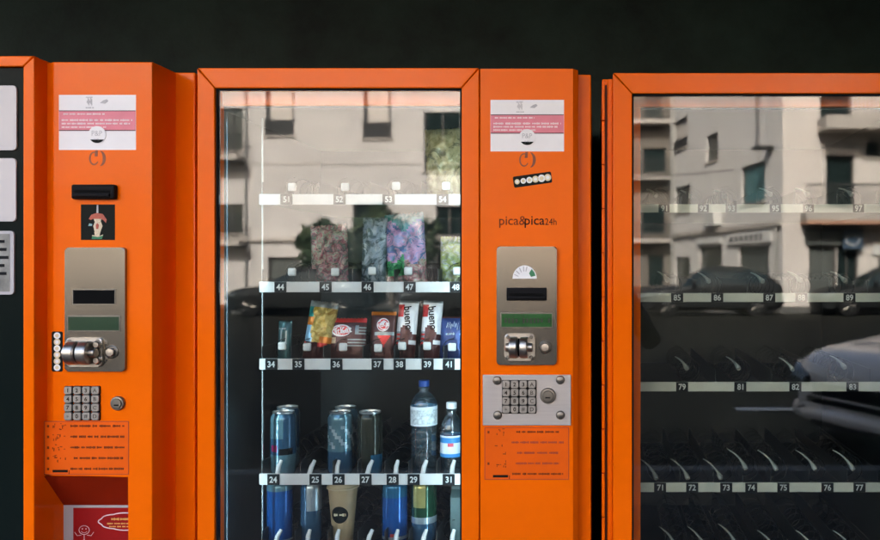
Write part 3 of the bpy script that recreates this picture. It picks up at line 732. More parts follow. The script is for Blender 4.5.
can(345.5, 479, yc_+.075, .0325, .168, b26, 'second teal can standing just behind the front can of lane 26', 'cans', [TEAL, SILV, DBLUE])
# lowest row
def c1(u, a): return 1 if .12 < u < .17 else (2 if u > .86 else 0)
can(280, 549, yc_, .033, .168, c1, 'royal blue can on the lowest visible row, leftmost, with a pale ring near its base', 'cans', [ROYAL, SILV, TEAL])
def c2(u, a): return 1 if u > .58 and a > .70 else (2 if u < .1 else 0)
can(311.5, 549, yc_, .0275, .165, c2, 'slim blue and silver can on the lowest row, left of the coffee cup', 'cans', [DBLUE, SILV, CYAN])
def c4(u, a): return 1 if .15 < u < .2 else (2 if .22 < u < .28 and .72 < a < .8 else (3 if u > .8 else 0))
can(395, 549, yc_, .033, .168, c4, 'bright blue can with a red fleck on the lowest row below price strip 28', 'cans', [ROYAL, SILV, REDK, CYAN])
def c5(u, a): return 0 if u > .64 and .62 < a < .80 else (1 if u > .5 else (2 if u < .4 else 3))
can(424, 549, yc_, .033, .168, c5, 'green and blue can with a pale yellow patch below price strip 29', 'cans', [GOLD, GRN, DBLUE, SILV])
# paper coffee cup
t = thing('coffee_cup', 'beige chilled coffee cup with a round black emblem on the lowest row', 'cup', (X(343, yc_), yc_, row_z(549)), local=True)
CUPM = mat('beige_cup', (0.34, 0.25, 0.14), .45, var=.12, scale=14); CUPL = mat('cream_lid', (0.44, 0.36, 0.23), .4)
MB().lathe([(.024, 0), (.0255, .002), (.031, .072), (.0375, .146)], n=36).build('cup', CUPM, t)
MB().lathe([(.0375, .146), (.041, .1465), (.0415, .150), (.039, .152), (.036, .165), (.030, .167), (0, .167)], n=36).build('lid', CUPL, t)
g = MB()
for rr_, off, m in ((.0225, .0003, 0),):
    vs = []; N = 28
    for i in range(N):
        a = 2*math.pi*i/N; zz = .082 + rr_*math.sin(a); rad = .0245+(.0375-.0245)*(zz/.146)+.0012; xx = rr_*math.cos(a)*.95
        vs.append((xx, -math.sqrt(max(1e-6, rad*rad - xx*xx)), zz))
    vs.append((0, -(.0332+.0012), .082)); g.add(vs, [(i, (i+1) % N, N) for i in range(N)], 0)
g.bars(-.0125, .0125, .083, .0075, -.0352, 1, 3, .2, 1, 2); g.build('emblem', [STB, CREAM], t)
# carton edge at the right
t = thing('juice_carton', 'grey green drink carton half hidden behind the right door frame on the lowest row', 'carton', (X(463, yc_), yc_, row_z(549)), local=True)
GCART = mat('carton_grey_green', (0.06, 0.10, 0.10), .5, var=.2, scale=20)
g = MB(); g.box(-.030, .030, -.022, .022, 0, .125, 0, .002); g.add([(-.03,-.022,.125),(.03,-.022,.125),(.03,.022,.125),(-.03,.022,.125),(-.03,0,.142),(.03,0,.142)], [(0,1,5,4),(2,3,4,5),(0,4,3),(1,2,5)]); g.build('carton', GCART, t)
MB().box(-.03, .03, -.0015, .0015, .1405, .150).build('top_seal', GCART, t)

# bottles
PET = glass('clear_bottle_plastic', 1.9, (0.52, 0.76, 0.84), dust=0.03, rough=0.04)
WATER = glass('water', 1.3, (0.55, 0.78, 0.86), dust=0.03)
CAPB = mat('dark_blue_cap', (0.010, 0.05, 0.24), .4); CAPW = mat('white_cap', (.62, .64, .66), .4)
LBL1 = mat('pale_bottle_label', (0.50, 0.55, 0.57), .45, var=.5, scale=110); LBL2 = mat('white_bottle_label', (0.60, 0.65, 0.70), .45, var=.05, scale=30); LBL3 = mat('blue_bottle_label', (0.03, 0.20, 0.48), .4); LBL4 = mat('red_label_print', (.45, .05, .08), .5)
def bottle(px, py_top, rad, label, cap, ribs, lab, lmats, shoulder):
    z = row_z(479); y = yc_; h = Z(py_top, y) - z
    t = thing('water_bottle', label, 'bottle', (X(px, y), y, z), local=True)
    prof = [(rad*.55, .004), (rad*.8, 0), (rad*.97, .006), (rad, .014)]
    zs = h*shoulder; k = 26
    for i in range(1, k+1):
        zz = .014 + (zs-.014)*i/k; inlab = lab[0]*h-.004 < zz < lab[1]*h+.004
        prof.append((rad*(1 if inlab else (1 - ribs*(.5-.5*math.cos(i*2.1)))), zz))
    for i in range(1, 9):
        q = i/8; prof.append((rad + (.0115-rad)*(1-math.cos(q*math.pi/2))**.8 if False else .0115 + (rad-.0115)*math.cos(q*math.pi/2)**.8, zs + (h-.030-zs)*q))
    prof += [(.0115, h-.022), (.0145, h-.0215), (.0145, h-.019), (.0112, h-.018), (.0112, h-.004)]
    MB().lathe(prof, n=32).build('body', PET, t, ang=60)
    MB().lathe([(0, .004)] + [(max(.001, r_-.0016), zz) for r_, zz in prof[1:len(prof)-9]] + [(0, prof[len(prof)-10][1])], n=24).build('water', WATER, t, ang=60)
    g = MB(); g.lathe([(.0135, h-.016), (.0138, h-.002), (.0125, h), (0, h)], n=30)
    g.build('cap', cap, t)
    a, b = lab
    def lm(i, j): return lmats[1](i, j/36)
    nl = 12; g = MB(); g.lathe([(rad*1.012, h*(a+(b-a)*i/nl)) for i in range(nl+1)], n=36, m=lm)
    g.f = g.f[:-2]; g.m = g.m[:-2]
    g.build('label', lmats[0], t)
    return t
bottle(424, 380, .0345, 'large clear water bottle with a dark blue cap above price strip 29', CAPB, .07, (.535, .735), ([LBL1, LBL2, TEAL], lambda i, a: 1 if i > 9 or i == 0 else 0), .74)
bottle(451.5, 402, .029, 'small clear water bottle with a white cap and blue banded label above price strip 31', CAPW, .06, (.27, .56), ([LBL2, LBL3, LBL4], lambda i, a: 1 if i in (8, 9, 10) or i in (0, 1) else (2 if i in (6, 7) and .70 < a < .80 else 0)), .60)

# bags, packets and bars
def surf_fn(w, h, T, seed, wr):
    rr = random.Random(seed); ph = [rr.uniform(0, 6.28) for _ in range(8)]
    def f(x, z):
        u = max(-1, min(1, x/(w/2))); v = max(-1, min(1, (z-h/2)/(h/2)))
        a = max(0, 1-abs(u)**2.6)**.75; b = max(0, 1-abs(v)**3.2)**.8
        y = T*a*b
        y += wr*T*a*(.5+.5*b)*(math.sin(9*u+5*v+ph[0])*.35 + math.sin(-7*u+11*v+ph[1])*.35 + math.sin(17*v*abs(v)+4*u+ph[2])*.4*abs(v) + math.sin(15*u+ph[3])*.25*abs(v))
        return y
    return f
def packet(name, label, cat, px0, px1, py0, py1, rowy, mats, mfn, T=.018, seed=1, wr=.18, y=.222, tilt=0, lean=6, texts=(), group=None, partname='wrapper', base=None, yaw=0):
    z0 = row_z(rowy) + .0006; pyb = VY + (H-z0)*F/(D+y)
    w = (px1-px0)/F*(D+y); h = (pyb-py0)/F*(D+y); bb = (pyb-py1)/(pyb-py0)
    m0 = mfn; mfn = lambda u, v: m0(u, (v-bb)/(1-bb)) if v > bb else m0(.5, .01)
    t = thing(name, label, cat, (X((px0+px1)/2, y), y, z0), group, local=True)
    t.rotation_euler = (R(-lean), R(tilt), R(yaw))
    f = surf_fn(w, h, T, seed, wr); nx, nz = 22, 30; g = MB(); vs = []; rr = random.Random(seed+5)
    for side in (-1, 1):
        for i in range(nz+1):
            for j in range(nx+1):
                x = -w/2 + w*j/nx; z = h*i/nz
                zz = z
                if i in (0, nz): zz += (.0012 if j % 2 else -.0012)*(1 if i else -.0) 
                vs.append((x, side*(max(.0004, f(x, z))), zz))
    o = (nx+1)*(nz+1); fs = []; ms = []
    for i in range(nz):
        for j in range(nx):
            a = i*(nx+1)+j; u, v = (j+.5)/nx, (i+.5)/nz; m = mfn(u, v)
            fs.append((a, a+1, a+nx+2, a+nx+1)); ms.append(m)
            a += o; fs.append((a+1, a, a+nx+1, a+nx+2)); ms.append(m)
    bnd = [j for j in range(nx+1)] + [i*(nx+1)+nx for i in range(1, nz+1)] + [nz*(nx+1)+j for j in range(nx-1, -1, -1)] + [i*(nx+1) for i in range(nz-1, 0, -1)]
    for i in range(len(bnd)):
        a, b = bnd[i], bnd[(i+1) % len(bnd)]; fs.append((b, a, a+o, b+o)); ms.append(mfn(.5, .02))
    g.add(vs, fs, ms); wobj = g.build(partname, mats, t, ang=70)
    for (txt, cu, cv, size, m, sx, rot) in texts:
        g = MB(); cv = bb+cv*(1-bb); cx, cz = -w/2+w*cu, h*cv
        if txt.startswith('@'):                      # oval badge
            a, b = [float(q) for q in txt[1:].split(',')]; N = 30; vs = [(cx, -f(cx, cz)-.0009, cz)]
            for i in range(N):
                q = 2*math.pi*i/N; xx, zz = cx+a*w*math.cos(q), cz+b*(1-bb)*h*math.sin(q); vs.append((xx, -f(xx, zz)-.0009, zz))
            mid = [(cx+.6*a*w*math.cos(2*math.pi*i/N), cz+.6*b*(1-bb)*h*math.sin(2*math.pi*i/N)) for i in range(N)]
            vs += [(xx, -f(xx, zz)-.0009, zz) for xx, zz in mid]
            g.add(vs, [(0, N+1+i, N+1+(i+1) % N) for i in range(N)] + [(N+1+i, 1+i, 1+(i+1) % N, N+1+(i+1) % N) for i in range(N)])
            g.build('badge', m, t)
        elif txt.startswith('~'):                    # handwritten-looking script stroke
            rr2 = random.Random(int(txt[1:])); pts = []
            for i in range(15):
                xx = cx + w*(.27*sx)*(i/7-1); zz = cz + size*h*(1-bb)*.5*(rr2.uniform(.3, 1) if i % 2 else -rr2.uniform(.3, 1)); pts.append((xx, -f(xx, zz)-.0012, zz))
            g.tube(pts, .0009, 4); g.build('logo', m, t)
        else:
            g.text(txt, cx, cz, 0, size*(1-bb)*h, 0, sx=sx, rot=R(rot), surf=lambda x, z: -f(x, z)-.0016)
            g.build('logo', m, t)
    return t
def foil(name, col, var=.3, scale=40, rough=.28, metal=.35): return mat(name, col, rough, metal=metal, var=var, scale=scale)
GOLDF = foil('gold_foil', (.42, .27, .03), .5, 60); TEALF = foil('teal_foil', (.02, .22, .20)); ORGF = foil('orange_foil', (.55, .16, .01)); BLUF = foil('pale_blue_foil', (.25, .45, .62)); REDF = foil('red_foil', (.52, .018, .015)); BRNF = foil('dark_brown_foil', (.060, .010, .009)); GRYF = foil('grey_foil', (.22, .24, .24)); WHTF = foil('white_foil', (.68, .66, .66), .08, 20, .3, .1); PINKF = foil('pink_foil', (.55, .28, .42), .4, 50); PURF = foil('violet_foil', (.24, .20, .40), .5, 50); GRNF = foil('green_foil', (.05, .28, .08), .4, 60); NAVYF = foil('navy_foil', (.010, .03, .13)); DTEALF = foil('dark_teal_film', (.018, .07, .075), .5, 20); LIMEF = foil('lime_foil', (.42, .45, .10), .4, 50); OLIVF = foil('olive_foil', (.26, .25, .10), .5, 40); CLEARF = foil('grey_blue_film', (.16, .21, .25), .5, 30, .2, .3); KHAK = foil('pale_khaki_foil', (.40, .40, .22), .4, 40); TANF = foil('tan_sweets', (.42, .30, .18), .5, 70)
# wrappers with blotchy multi-colour print
def blotch(name, cols, scale, rough=.25, metal=.15, dist=1.2):
    m, n, l, pb = new_mat(name); pb.inputs['Roughness'].default_value = rough; pb.inputs['Metallic'].default_value = metal
    tc = n.new('ShaderNodeTexCoord'); t = n.new('ShaderNodeTexNoise'); t.inputs['Scale'].default_value = scale; t.inputs['Detail'].default_value = 5; t.inputs['Roughness'].default_value = .7; t.inputs['Distortion'].default_value = dist
    l.new(tc.outputs['Object'], t.inputs['Vector']); r = n.new('ShaderNodeValToRGB'); r.color_ramp.interpolation = 'EASE'
    e = r.color_ramp.elements; k = len(cols)
    for i, c in enumerate(cols):
        pos = .30 + .40*i/(k-1)
        el_ = e[i] if i < 2 else e.new(pos)
        el_.position = pos; el_.color = (*c, 1)
    l.new(t.outputs['Fac'], r.inputs['Fac']); l.new(r.outputs['Color'], pb.inputs['Base Color'])
    t2 = n.new('ShaderNodeTexNoise'); t2.inputs['Scale'].default_value = 45; t2.inputs['Detail'].default_value = 4; t2.inputs['Distortion'].default_value = 2
    l.new(tc.outputs['Object'], t2.inputs['Vector']); b = n.new('ShaderNodeBump'); b.inputs['Strength'].default_value = .7; b.inputs['Distance'].default_value = .004
    l.new(t2.outputs['Fac'], b.inputs['Height']); l.new(b.outputs[0], pb.inputs['Normal'])
    return m
SWEETS = blotch('mixed_sweets', [(.03, .035, .035), (.22, .19, .15), (.07, .07, .065), (.30, .09, .11), (.30, .26, .21), (.16, .14, .11), (.02, .02, .02)], 40)
GUMMY = blotch('gummy_print', [(.02, .14, .15), (.03, .20, .20), (.24, .21, .40), (.44, .24, .38), (.05, .12, .22), (.10, .10, .32), (.05, .22, .12)], 20)
GUMMYT = blotch('gummy_teal', [(.01, .07, .08), (.03, .18, .19), (.14, .26, .28), (.02, .10, .12)], 30)
GUMMYG = blotch('gummy_green', [(.02, .16, .05), (.06, .34, .12), (.02, .12, .06), (.10, .40, .20)], 30)
LIMEB = blotch('lime_print', [(.03, .06, .03), (.26, .27, .20), (.22, .24, .06), (.32, .32, .28), (.04, .07, .04)], 30)
OLIVEB = blotch('olive_print', [(.03, .028, .02), (.22, .17, .06), (.30, .24, .11), (.10, .08, .03), (.36, .31, .22)], 16)
FILMB = blotch('grey_blue_film_print', [(.015, .03, .03), (.05, .08, .09), (.20, .24, .27), (.03, .05, .06), (.13, .17, .20)], 18)
GOLDB = blotch('gold_print', [(.10, .05, .01), (.42, .26, .03), (.50, .36, .10), (.30, .16, .02), (.46, .30, .05)], 26, .28, .3)
def gold_bag(u, v):
    if v > .86: return 5
    d = abs(u-.62)/.30
    if v < .12: return 6 if (u > .55 and u < .85) or u < .1 else 3
    if u < .30 - .1*v + .05*math.sin(v*14): return 1 if v > .62 else (4 if v > .44 else 2)
    return 0 if not (v < .22 and u > .6) else 4
packet('snack_bag', 'gold crisp bag with teal and blue left edge above price strip 35', 'snack bag', 301, 329, 301, 347, 364, [GOLDB, TEALF, BLUF, BRNF, ORGF, GRYF, REDF], gold_bag, .020, 3, .25, tilt=7, lean=8)
def kk(u, v): return 1 if v > .84 else (2 if v < .16 and u > .5 else (0 if v > .12 else 3)) if True else 0
RK = REDF
def kitkat_wide(u, v):
    if v > .86: return 1
    if .72 < u < .80 and .42 < v < .76: return 2
    if u > .84 and .40 < v < .74: return 2 if int(v*20) % 2 else 3
    if .03 < u < .22 and .14 < v < .32: return 4
    if u > .55 and v < .30: return 2 if int(v*26) % 3 == 0 else 3
    return 3
packet('chocolate_pack', 'wide dark brown chocolate multipack with a white oval badge above price strip 36', 'chocolate pack', 327, 365, 318, 347, 364, [BRNF, REDF, GRYF, BRNF, TANF], kitkat_wide, .012, 8, .06, lean=10,
       texts=(('@.26,.21', .36, .56, 0, WHTF, 1, 0), ('@.245,.17', .36, .56, 0, REDF, 1, 0), ('KitKat', .36, .56, .30, WHITE, .95, 8)))
def kitkat_tall(u, v):
    if v > .90: return 4
    if .28 < u < .86 and v < .34 and abs(u-.57) < (v)*.8: return 1
    if v > .84: return 0
    if .2 < u < .95 and .34 < v < .42: return 2
    return 0
packet('chocolate_bar', 'brown chocolate bar with an orange top edge and round badge above price strip 37', 'chocolate bar', 369.5, 394.5, 311.5, 347, 364, [BRNF, REDF, GRYF, GRYF, ORGF], kitkat_tall, .011, 11, .08, lean=10, texts=(('@.25,.19', .52, .62, 0, WHTF, 1, 0), ('@.225,.16', .52, .62, 0, REDF, 1, 0), ('KitKat', .52, .62, .17, WHITE, .75, 10)))
def bueno(u, v):
    if v > .95: return 3
    if v < .06: return 1
    if v < .30 + .22*(1-u) - .05*math.sin(u*9) and u > .22: return 1 if not (u > .7 and v < .14) else 0
    if u < .30 and (.62 < v < .90): return 2
    if u < .26 and v < .34: return 2 if int(v*30) % 3 else 3
    return 0
for (a, b, lab) in ((394, 414, 'white hazelnut wafer packet with red edge, left of the two, above price strip 38'), (418.5, 438.5, 'white hazelnut wafer packet with red edge, right of the two, above price strip 39')):
    packet('wafer_packet', lab, 'chocolate bar', a, b, 300.5, 347, 364, [WHTF, BRNF, REDF, GRYF], bueno, .014, a, .10, tilt=3, lean=9, group='white wafer packets', texts=(('bueno', .58, .62, .23, PRINTK, .9, -80),))
packet('biscuit_packet', 'navy blue biscuit packet with white script, at the right end above price strip 41', 'biscuit packet', 439.5, 467, 316.5, 347, 364, [NAVYF, BLUF, BRNF], lambda u, v: 2 if v > .96 else (1 if .38 < v < .44 and int(u*40) % 5 == 0 else 0), .012, 15, .1, lean=9, texts=(('~3', .52, .70, .30, WHITE, 1, 0), ('~7', .40, .42, .10, WHITE, .5, 0)))
packet('gum_packet', 'small dark teal packet at the left end above price strip 34', 'gum packet', 277.5, 291, 321, 347, 364, [DTEALF, GRYF], lambda u, v: 1 if (.18 < u < .3 and v < .75) or (.6 < u < .7 and v < .6) or (.66 < v < .72 and u < .6) else 0, .009, 18, .05, lean=6)
# upper row
def sweets(u, v):
    q = math.sin(u*13+v*7)*math.sin(v*17-u*5)
    if .30 < u < .60 and .50 < v < .72: return 1
    if u < .28 and v > .2 and v < .62: return 3
    return 0 if q < .15 else (2 if q < .5 else 1)
packet('sweet_bag', 'pale clear bag of mixed pink and tan sweets above price strip 45', 'sweet bag', 312, 349, 224, 276, 287, [SWEETS], lambda u, v: 0, .022, 21, .6, tilt=-4, lean=8)
packet('snack_bag', 'dull grey blue film bag above price strip 46', 'snack bag', 361, 386, 217, 276, 287, [FILMB], lambda u, v: 0, .018, 25, .3, lean=6)
def gummy(u, v):
    q = math.sin(u*11 + v*9) + math.sin(v*19 - u*6)*.7
    if v < .30 and u < .42: return 2
    if v < .22: return 4
    if v > .80: return 0
    if q > .55: return 1
    if q > -.1: return 3
    return 0 if u < .4 or v > .62 else 5
packet('sweet_bag', 'bright gummy sweet bag with teal, violet, pink and green patches above price strip 47', 'sweet bag', 388, 428, 212, 276, 287, [GUMMY, GUMMYT, GUMMYG, SWEETS], lambda u, v: 1 if v > .78 + .1*math.sin(u*9) else (2 if v < .30 - .1*math.sin(u*7) and u < .5 else (3 if v < .2 + .05*math.sin(u*15) else 0)), .024, 29, .6, tilt=-5, lean=8)
def lime(u, v):
    q = math.sin(u*12+v*15)
    return 1 if v < .28 else (2 if q > .3 else (3 if q < -.5 else 0))
packet('snack_bag', 'pale green and white snack bag at the right end above price strip 48', 'snack bag', 439.5, 470, 236, 276, 287, [LIMEB], lambda u, v: 0, .018, 33, .55, lean=8)
def topbag(u, v):
    q = math.sin(u*8 + v*13)
    return 1 if v > .82 else (2 if q > .45 else (3 if .3 < v < .42 else 0))
packet('snack_bag', 'olive yellow snack bag on the top shelf beside the right door frame', 'snack bag', 427, 466, 127, 192, 199.5, [OLIVEB], lambda u, v: 0, .024, 37, .35, tilt=-3, lean=6)

# ================================================================== THE STREET BEHIND THE CAMERA (seen mirrored in the glass)
PAL = mat('pale_render_wall', (0.48, 0.445, 0.415), .9, spec=.1, var=.16, scale=.7, bump=.3, bscale=40)
PAL2 = mat('grey_render_wall', (0.55, 0.52, 0.49), .9, spec=.1, var=.12, scale=.6, bump=.3, bscale=40)
PAL3 = mat('cream_render_wall', (0.53, 0.475, 0.43), .85, var=.08, scale=.6, bump=.3, bscale=40)
PAL4 = mat('brown_render_wall', (0.15, 0.13, 0.11), .9, spec=.1, var=.15, scale=.6)
LEDGE = mat('stone_ledge', (0.36, 0.32, 0.28), .8, var=.1, scale=3)
WFR = mat('window_frame_wood', (0.05, 0.045, 0.04), .6); WPANE = mat('dark_window_pane', (0.012, 0.020, 0.020), .08)
SHUT = mat('roller_shutter', (0.075, 0.082, 0.075), .6, var=.15, scale=4); BLIND = mat('pale_blind', (0.46, 0.41, 0.36), .7, var=.1, scale=6)
IRON = mat('black_iron', (0.03, 0.03, 0.03), .5, metal=.5); SIGNB = mat('blue_sign', (0.03, 0.10, 0.22), .4); SIGNW = mat('white_sign', (.55, .53, .50), .5); AWN = mat('red_awning', (.12, .03, .025), .9, spec=.1); TERR = mat('terracotta', (.42, .22, .14), .8, var=.1, scale=4); TEALW = mat('teal_blind', (.05, .14, .15), .6); PIPE = mat('zinc_pipe', (.30, .29, .27), .5, metal=.4)
def lm(g, name, m, parent, **k): return g.build(name, m, parent, **k)
def facade(name, label, loc, ang, width, height, depth, wallm, ops, roof=True):
    """local frame: x along the facade, +y outwards, z up; ops = (x0,x1,z0,z1,kind)"""
    t = thing(name, label, 'building', loc, local=True); t.rotation_euler = (0, 0, ang)
    xs = sorted({0, width, *[o[0] for o in ops], *[o[1] for o in ops]}); zs = sorted({0, height, *[o[2] for o in ops], *[o[3] for o in ops]})
    g = MB(); rv = .13
    for i in range(len(xs)-1):
        for j in range(len(zs)-1):
            xm, zm = (xs[i]+xs[i+1])/2, (zs[j]+zs[j+1])/2
            if any(o[0] < xm < o[1] and o[2] < zm < o[3] for o in ops): continue
            g.add([(xs[i],0,zs[j]),(xs[i+1],0,zs[j]),(xs[i+1],0,zs[j+1]),(xs[i],0,zs[j+1])], [(3,2,1,0)])
    for (a, b, c, d, k) in ops:
        g.add([(a,0,c),(b,0,c),(b,0,d),(a,0,d),(a,-rv,c),(b,-rv,c),(b,-rv,d),(a,-rv,d)], [(0,1,5,4),(1,2,6,5),(2,3,7,6),(3,0,4,7)])
    g.add([(0,0,0),(width,0,0),(width,0,height),(0,0,height),(0,-depth,0),(width,-depth,0),(width,-depth,height),(0,-depth,height)], [(0,3,7,4),(1,5,6,2),(4,7,6,5),(3,2,6,7)])
    g.build('wall', wallm, t, smooth=False)
    for (a, b, c, d, k) in ops:
        f = .10 if k == 'blind' else .06; y = -rv
        g = MB(); g.box(a, a+f, y-.05, y+.03, c, d); g.box(b-f, b, y-.05, y+.03, c, d); g.box(a+f, b-f, y-.05, y+.03, d-f, d); g.box(a+f, b-f, y-.05, y+.03, c, c+f)
        if k in ('win', 'rail') and b-a > .5: g.box((a+b)/2-.03, (a+b)/2+.03, y-.05, y+.03, c+f, d-f)
        w = g.build('window' if k in ('win', 'rail', 'blind', 'teal') else 'door', WFR, t, smooth=False)
        g = MB()
        if k == 'shut':
            z = c+f
            while z < d-f: g.box(a+f, b-f, y-.03, y-.01, z, min(d-f, z+.085)); z += .1
            g.box(a+f, b-f, y-.049, y-.035, c+f, d-f); g.build('shutter', SHUT, w, smooth=False)
        else:
            g.box(a+f, b-f, y-.03, y-.02, c+f, d-f); g.build('pane' if k != 'blind' else 'blind', {'blind': BLIND, 'teal': TEALW}.get(k, WPANE), w, smooth=False)
            if k == 'rail' or k == 'blind':
                g = MB(); zt = c + min(.55, (d-c)*.32)
                g.box(a+.01, b-.01, -.04, -.02, c+.05, zt-.035)
                g.box(a-.04, b+.04, .02, .05, zt-.03, zt); g.box(a-.04, b+.04, .02, .05, c+.02, c+.05)
                x = a
                while x <= b: g.box(x-.012, x+.012, .025, .045, c+.05, zt-.03); x += .12
                g.build('railing', IRON, w, smooth=False)
        if k in ('win', 'rail', 'blind', 'teal'):
            MB().box(a-.08, b+.08, -.1, .07, c-.07, c-.002).build('sill', LEDGE, w, smooth=False)
    return t
def balcony(t, x0, x1, z, th, out, solid=None, rail=.95, bar=.11):
    g = MB(); g.box(x0, x1, .002, out, z, z+th); b = g.build('balcony', LEDGE, t, smooth=False)
    g = MB(); zt = z+th+rail
    g.box(x0, x1, out-.05, out, zt-.05, zt)
    if solid: g.box(x0, x1, out-.045, out-.005, z+th, zt-.05)
    else:
        x = x0+.02
        while x < x1: g.box(x-.012, x+.012, out-.04, out-.015, z+th, zt-.05); x += bar
    g.build('railing', solid or IRON, b, smooth=False)

# --- long pale house straight across the street
ZA = 30.0; yA = -(ZA-2.04); AX0 = -23.0; WA = (470-VX)/F*30.0 + 23.0
def ax(px): return (px-VX)/F*ZA - AX0
def az(py): return H - (py-VY)/F*ZA
ops = [(ax(265.5), ax(294), az(135.5), az(72), 'blind'), (ax(363.5), ax(391), az(138), az(74), 'blind'), (ax(220), ax(243), az(150), az(108), 'win'), (ax(219), ax(243), az(233), az(204), 'win'),
       (ax(424), ax(461), az(171), az(112), 'win'), (ax(436), ax(462), az(236), az(206), 'win'), (ax(268), ax(300), 0.02, az(257), 'shut'), (ax(353), ax(387), 0.02, az(204), 'door'), (ax(310), ax(337), az(268), az(227), 'win'),
       (ax(437), ax(463), 0.02, az(256), 'door'), (ax(120), ax(160), az(150), az(95), 'win'), (ax(60), ax(95), az(150), az(95), 'win'), (ax(130), ax(165), 0.02, az(210), 'shut'), (ax(20), ax(45), az(150), az(95), 'win'), (ax(40), ax(75), 0.02, az(225), 'door')]
A = facade('pale_house', 'long pale rendered house across the street, mirrored in the middle machine', (AX0, yA, 0), 0, WA, 13.0, 8, PAL, ops)
g = MB(); g.box(ax(206), ax(352), .002, .12, az(241.5), az(238)); g.box(ax(388), WA, .002, .12, az(241.5), az(238)); g.build('ledge', LEDGE, A, smooth=False)
g = MB(); g.box(ax(206), WA, .002, .025, az(164.4), az(163.6)); g.build('cornice', LEDGE, A, smooth=False)
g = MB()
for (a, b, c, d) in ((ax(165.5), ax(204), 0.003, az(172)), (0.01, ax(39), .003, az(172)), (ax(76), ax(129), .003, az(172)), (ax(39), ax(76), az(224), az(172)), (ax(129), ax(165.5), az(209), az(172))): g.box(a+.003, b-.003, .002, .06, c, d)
g.build('added_dark_band', mat('dark_band_brown', (.075, .065, .055), .8, var=.2, scale=2), A, smooth=False)  # invented dark band, added so the left coin panel mirrors less bright wall
balcony(A, ax(195), ax(246), az(162), .18, .8); balcony(A, ax(195), ax(247), az(246), .18, .7)
g = MB()
for a in (ax(246),): g.tube([(a, .06, 0), (a, .06, 13)], .045, 8)
g.build('drainpipe', PIPE, A)
# --- far balcony block closing the side street
ZD = 54.0; yD = -(ZD-2.15)
def dx(px): return (px-VX)/F*ZD + 10.0
def dz(py): return H - (py-VY)/F*ZD
ops = [(dx(643), dx(666), dz(173), dz(148), 'door'), (dx(642), dx(665), dz(234), dz(206), 'door'), (dx(612), dx(632), dz(173), dz(148), 'door'), (dx(612), dx(632), dz(234), dz(206), 'door'), (dx(645), dx(662), dz(118), dz(95), 'door'), (dx(648), dx(664), .02, dz(255), 'door')]
Dn = facade('balcony_block', 'brown balcony block closing the far end of the side street', (-10.0, yD, 0), 0, 20, 17, 8, PAL4, ops)
for py in (181, 243, 126): balcony(Dn, dx(608), dx(669), dz(py), .25, 1.1, None)
# --- corner house: wing along the side street
def bt(px):
    q = (px-VX)/F; return (6.15-28*q)/(q+.192)
LB = bt(672)*math.sqrt(1+.192**2); kB = math.sqrt(1+.192**2)
def bu(px): return LB - bt(px)*kB
def bz(py, px): return H - (py-VY)/F*(28+bt(px))
thB = math.atan2(1.0, .192)          # local x runs from the far end towards the corner
fx, fZ = 6.15-.192*LB/kB, 28+LB/kB
def bop(a, b, t0, t1, k, ground=False):
    m = (a+b)/2; return (bu(a), bu(b), .02 if ground else bz(t1, m), bz(t0, m), k)
ops = [bop(674, 687.5, 119, 149, 'blind'), bop(706, 718, 134, 161, 'win'), bop(741, 765, 164, 203, 'teal'), bop(675, 690, 186, 212, 'win'), bop(675, 690, 257, 0, 'door', True), bop(699, 722, 246, 0, 'door', True), bop(738, 769, 246, 0, 'shut', True)]
Bn = facade('side_street_house', 'grey rendered wing running down the side street, mirrored in the right machine', (fx, -(fZ-2.15), 0), thB, LB-.05, 12, 5, PAL2, ops)
g = MB(); z0 = bz(222, 780); g.box(0.01, LB-.06, .002, .14, z0-.12, z0+.04); g.build('ledge', LEDGE, Bn, smooth=False)
g = MB(); g.box(bu(699), bu(722), .002, .10, bz(243.5, 711), bz(238, 711)); g.build('door_canopy', SIGNW, Bn, smooth=False)
g = MB(); g.box(bu(729), bu(773), .002, .12, bz(243, 751), bz(232.5, 751), 0)
for i in range(7): g.box(bu(733+i*5), bu(735.5+i*5), .12, .13, bz(241, 751), bz(235, 751), 1)
g.build('shop_sign', [SIGNW, IRON], Bn, smooth=False)
g = MB(); g.box(bu(709), bu(722), .002, .35, bz(226, 715), bz(213, 715), 0, .02); g.build('air_conditioner', SIGNW, Bn)
g = MB(); g.tube([(bu(674), .08, 0), (bu(674), .08, 12)], .09, 8); g.tube([(bu(778), .08, 0), (bu(778), .08, bz(224, 778))], .07, 8); g.build('drainpipe', PIPE, Bn)
g = MB(); g.box(bu(768), bu(774), .002, .6, bz(150, 770), bz(147, 770)); g.tube([(bu(771), .5, bz(149, 770)), (bu(771), .5, bz(60, 770))], .03, 6); g.build('cable_bracket', IRON, Bn)
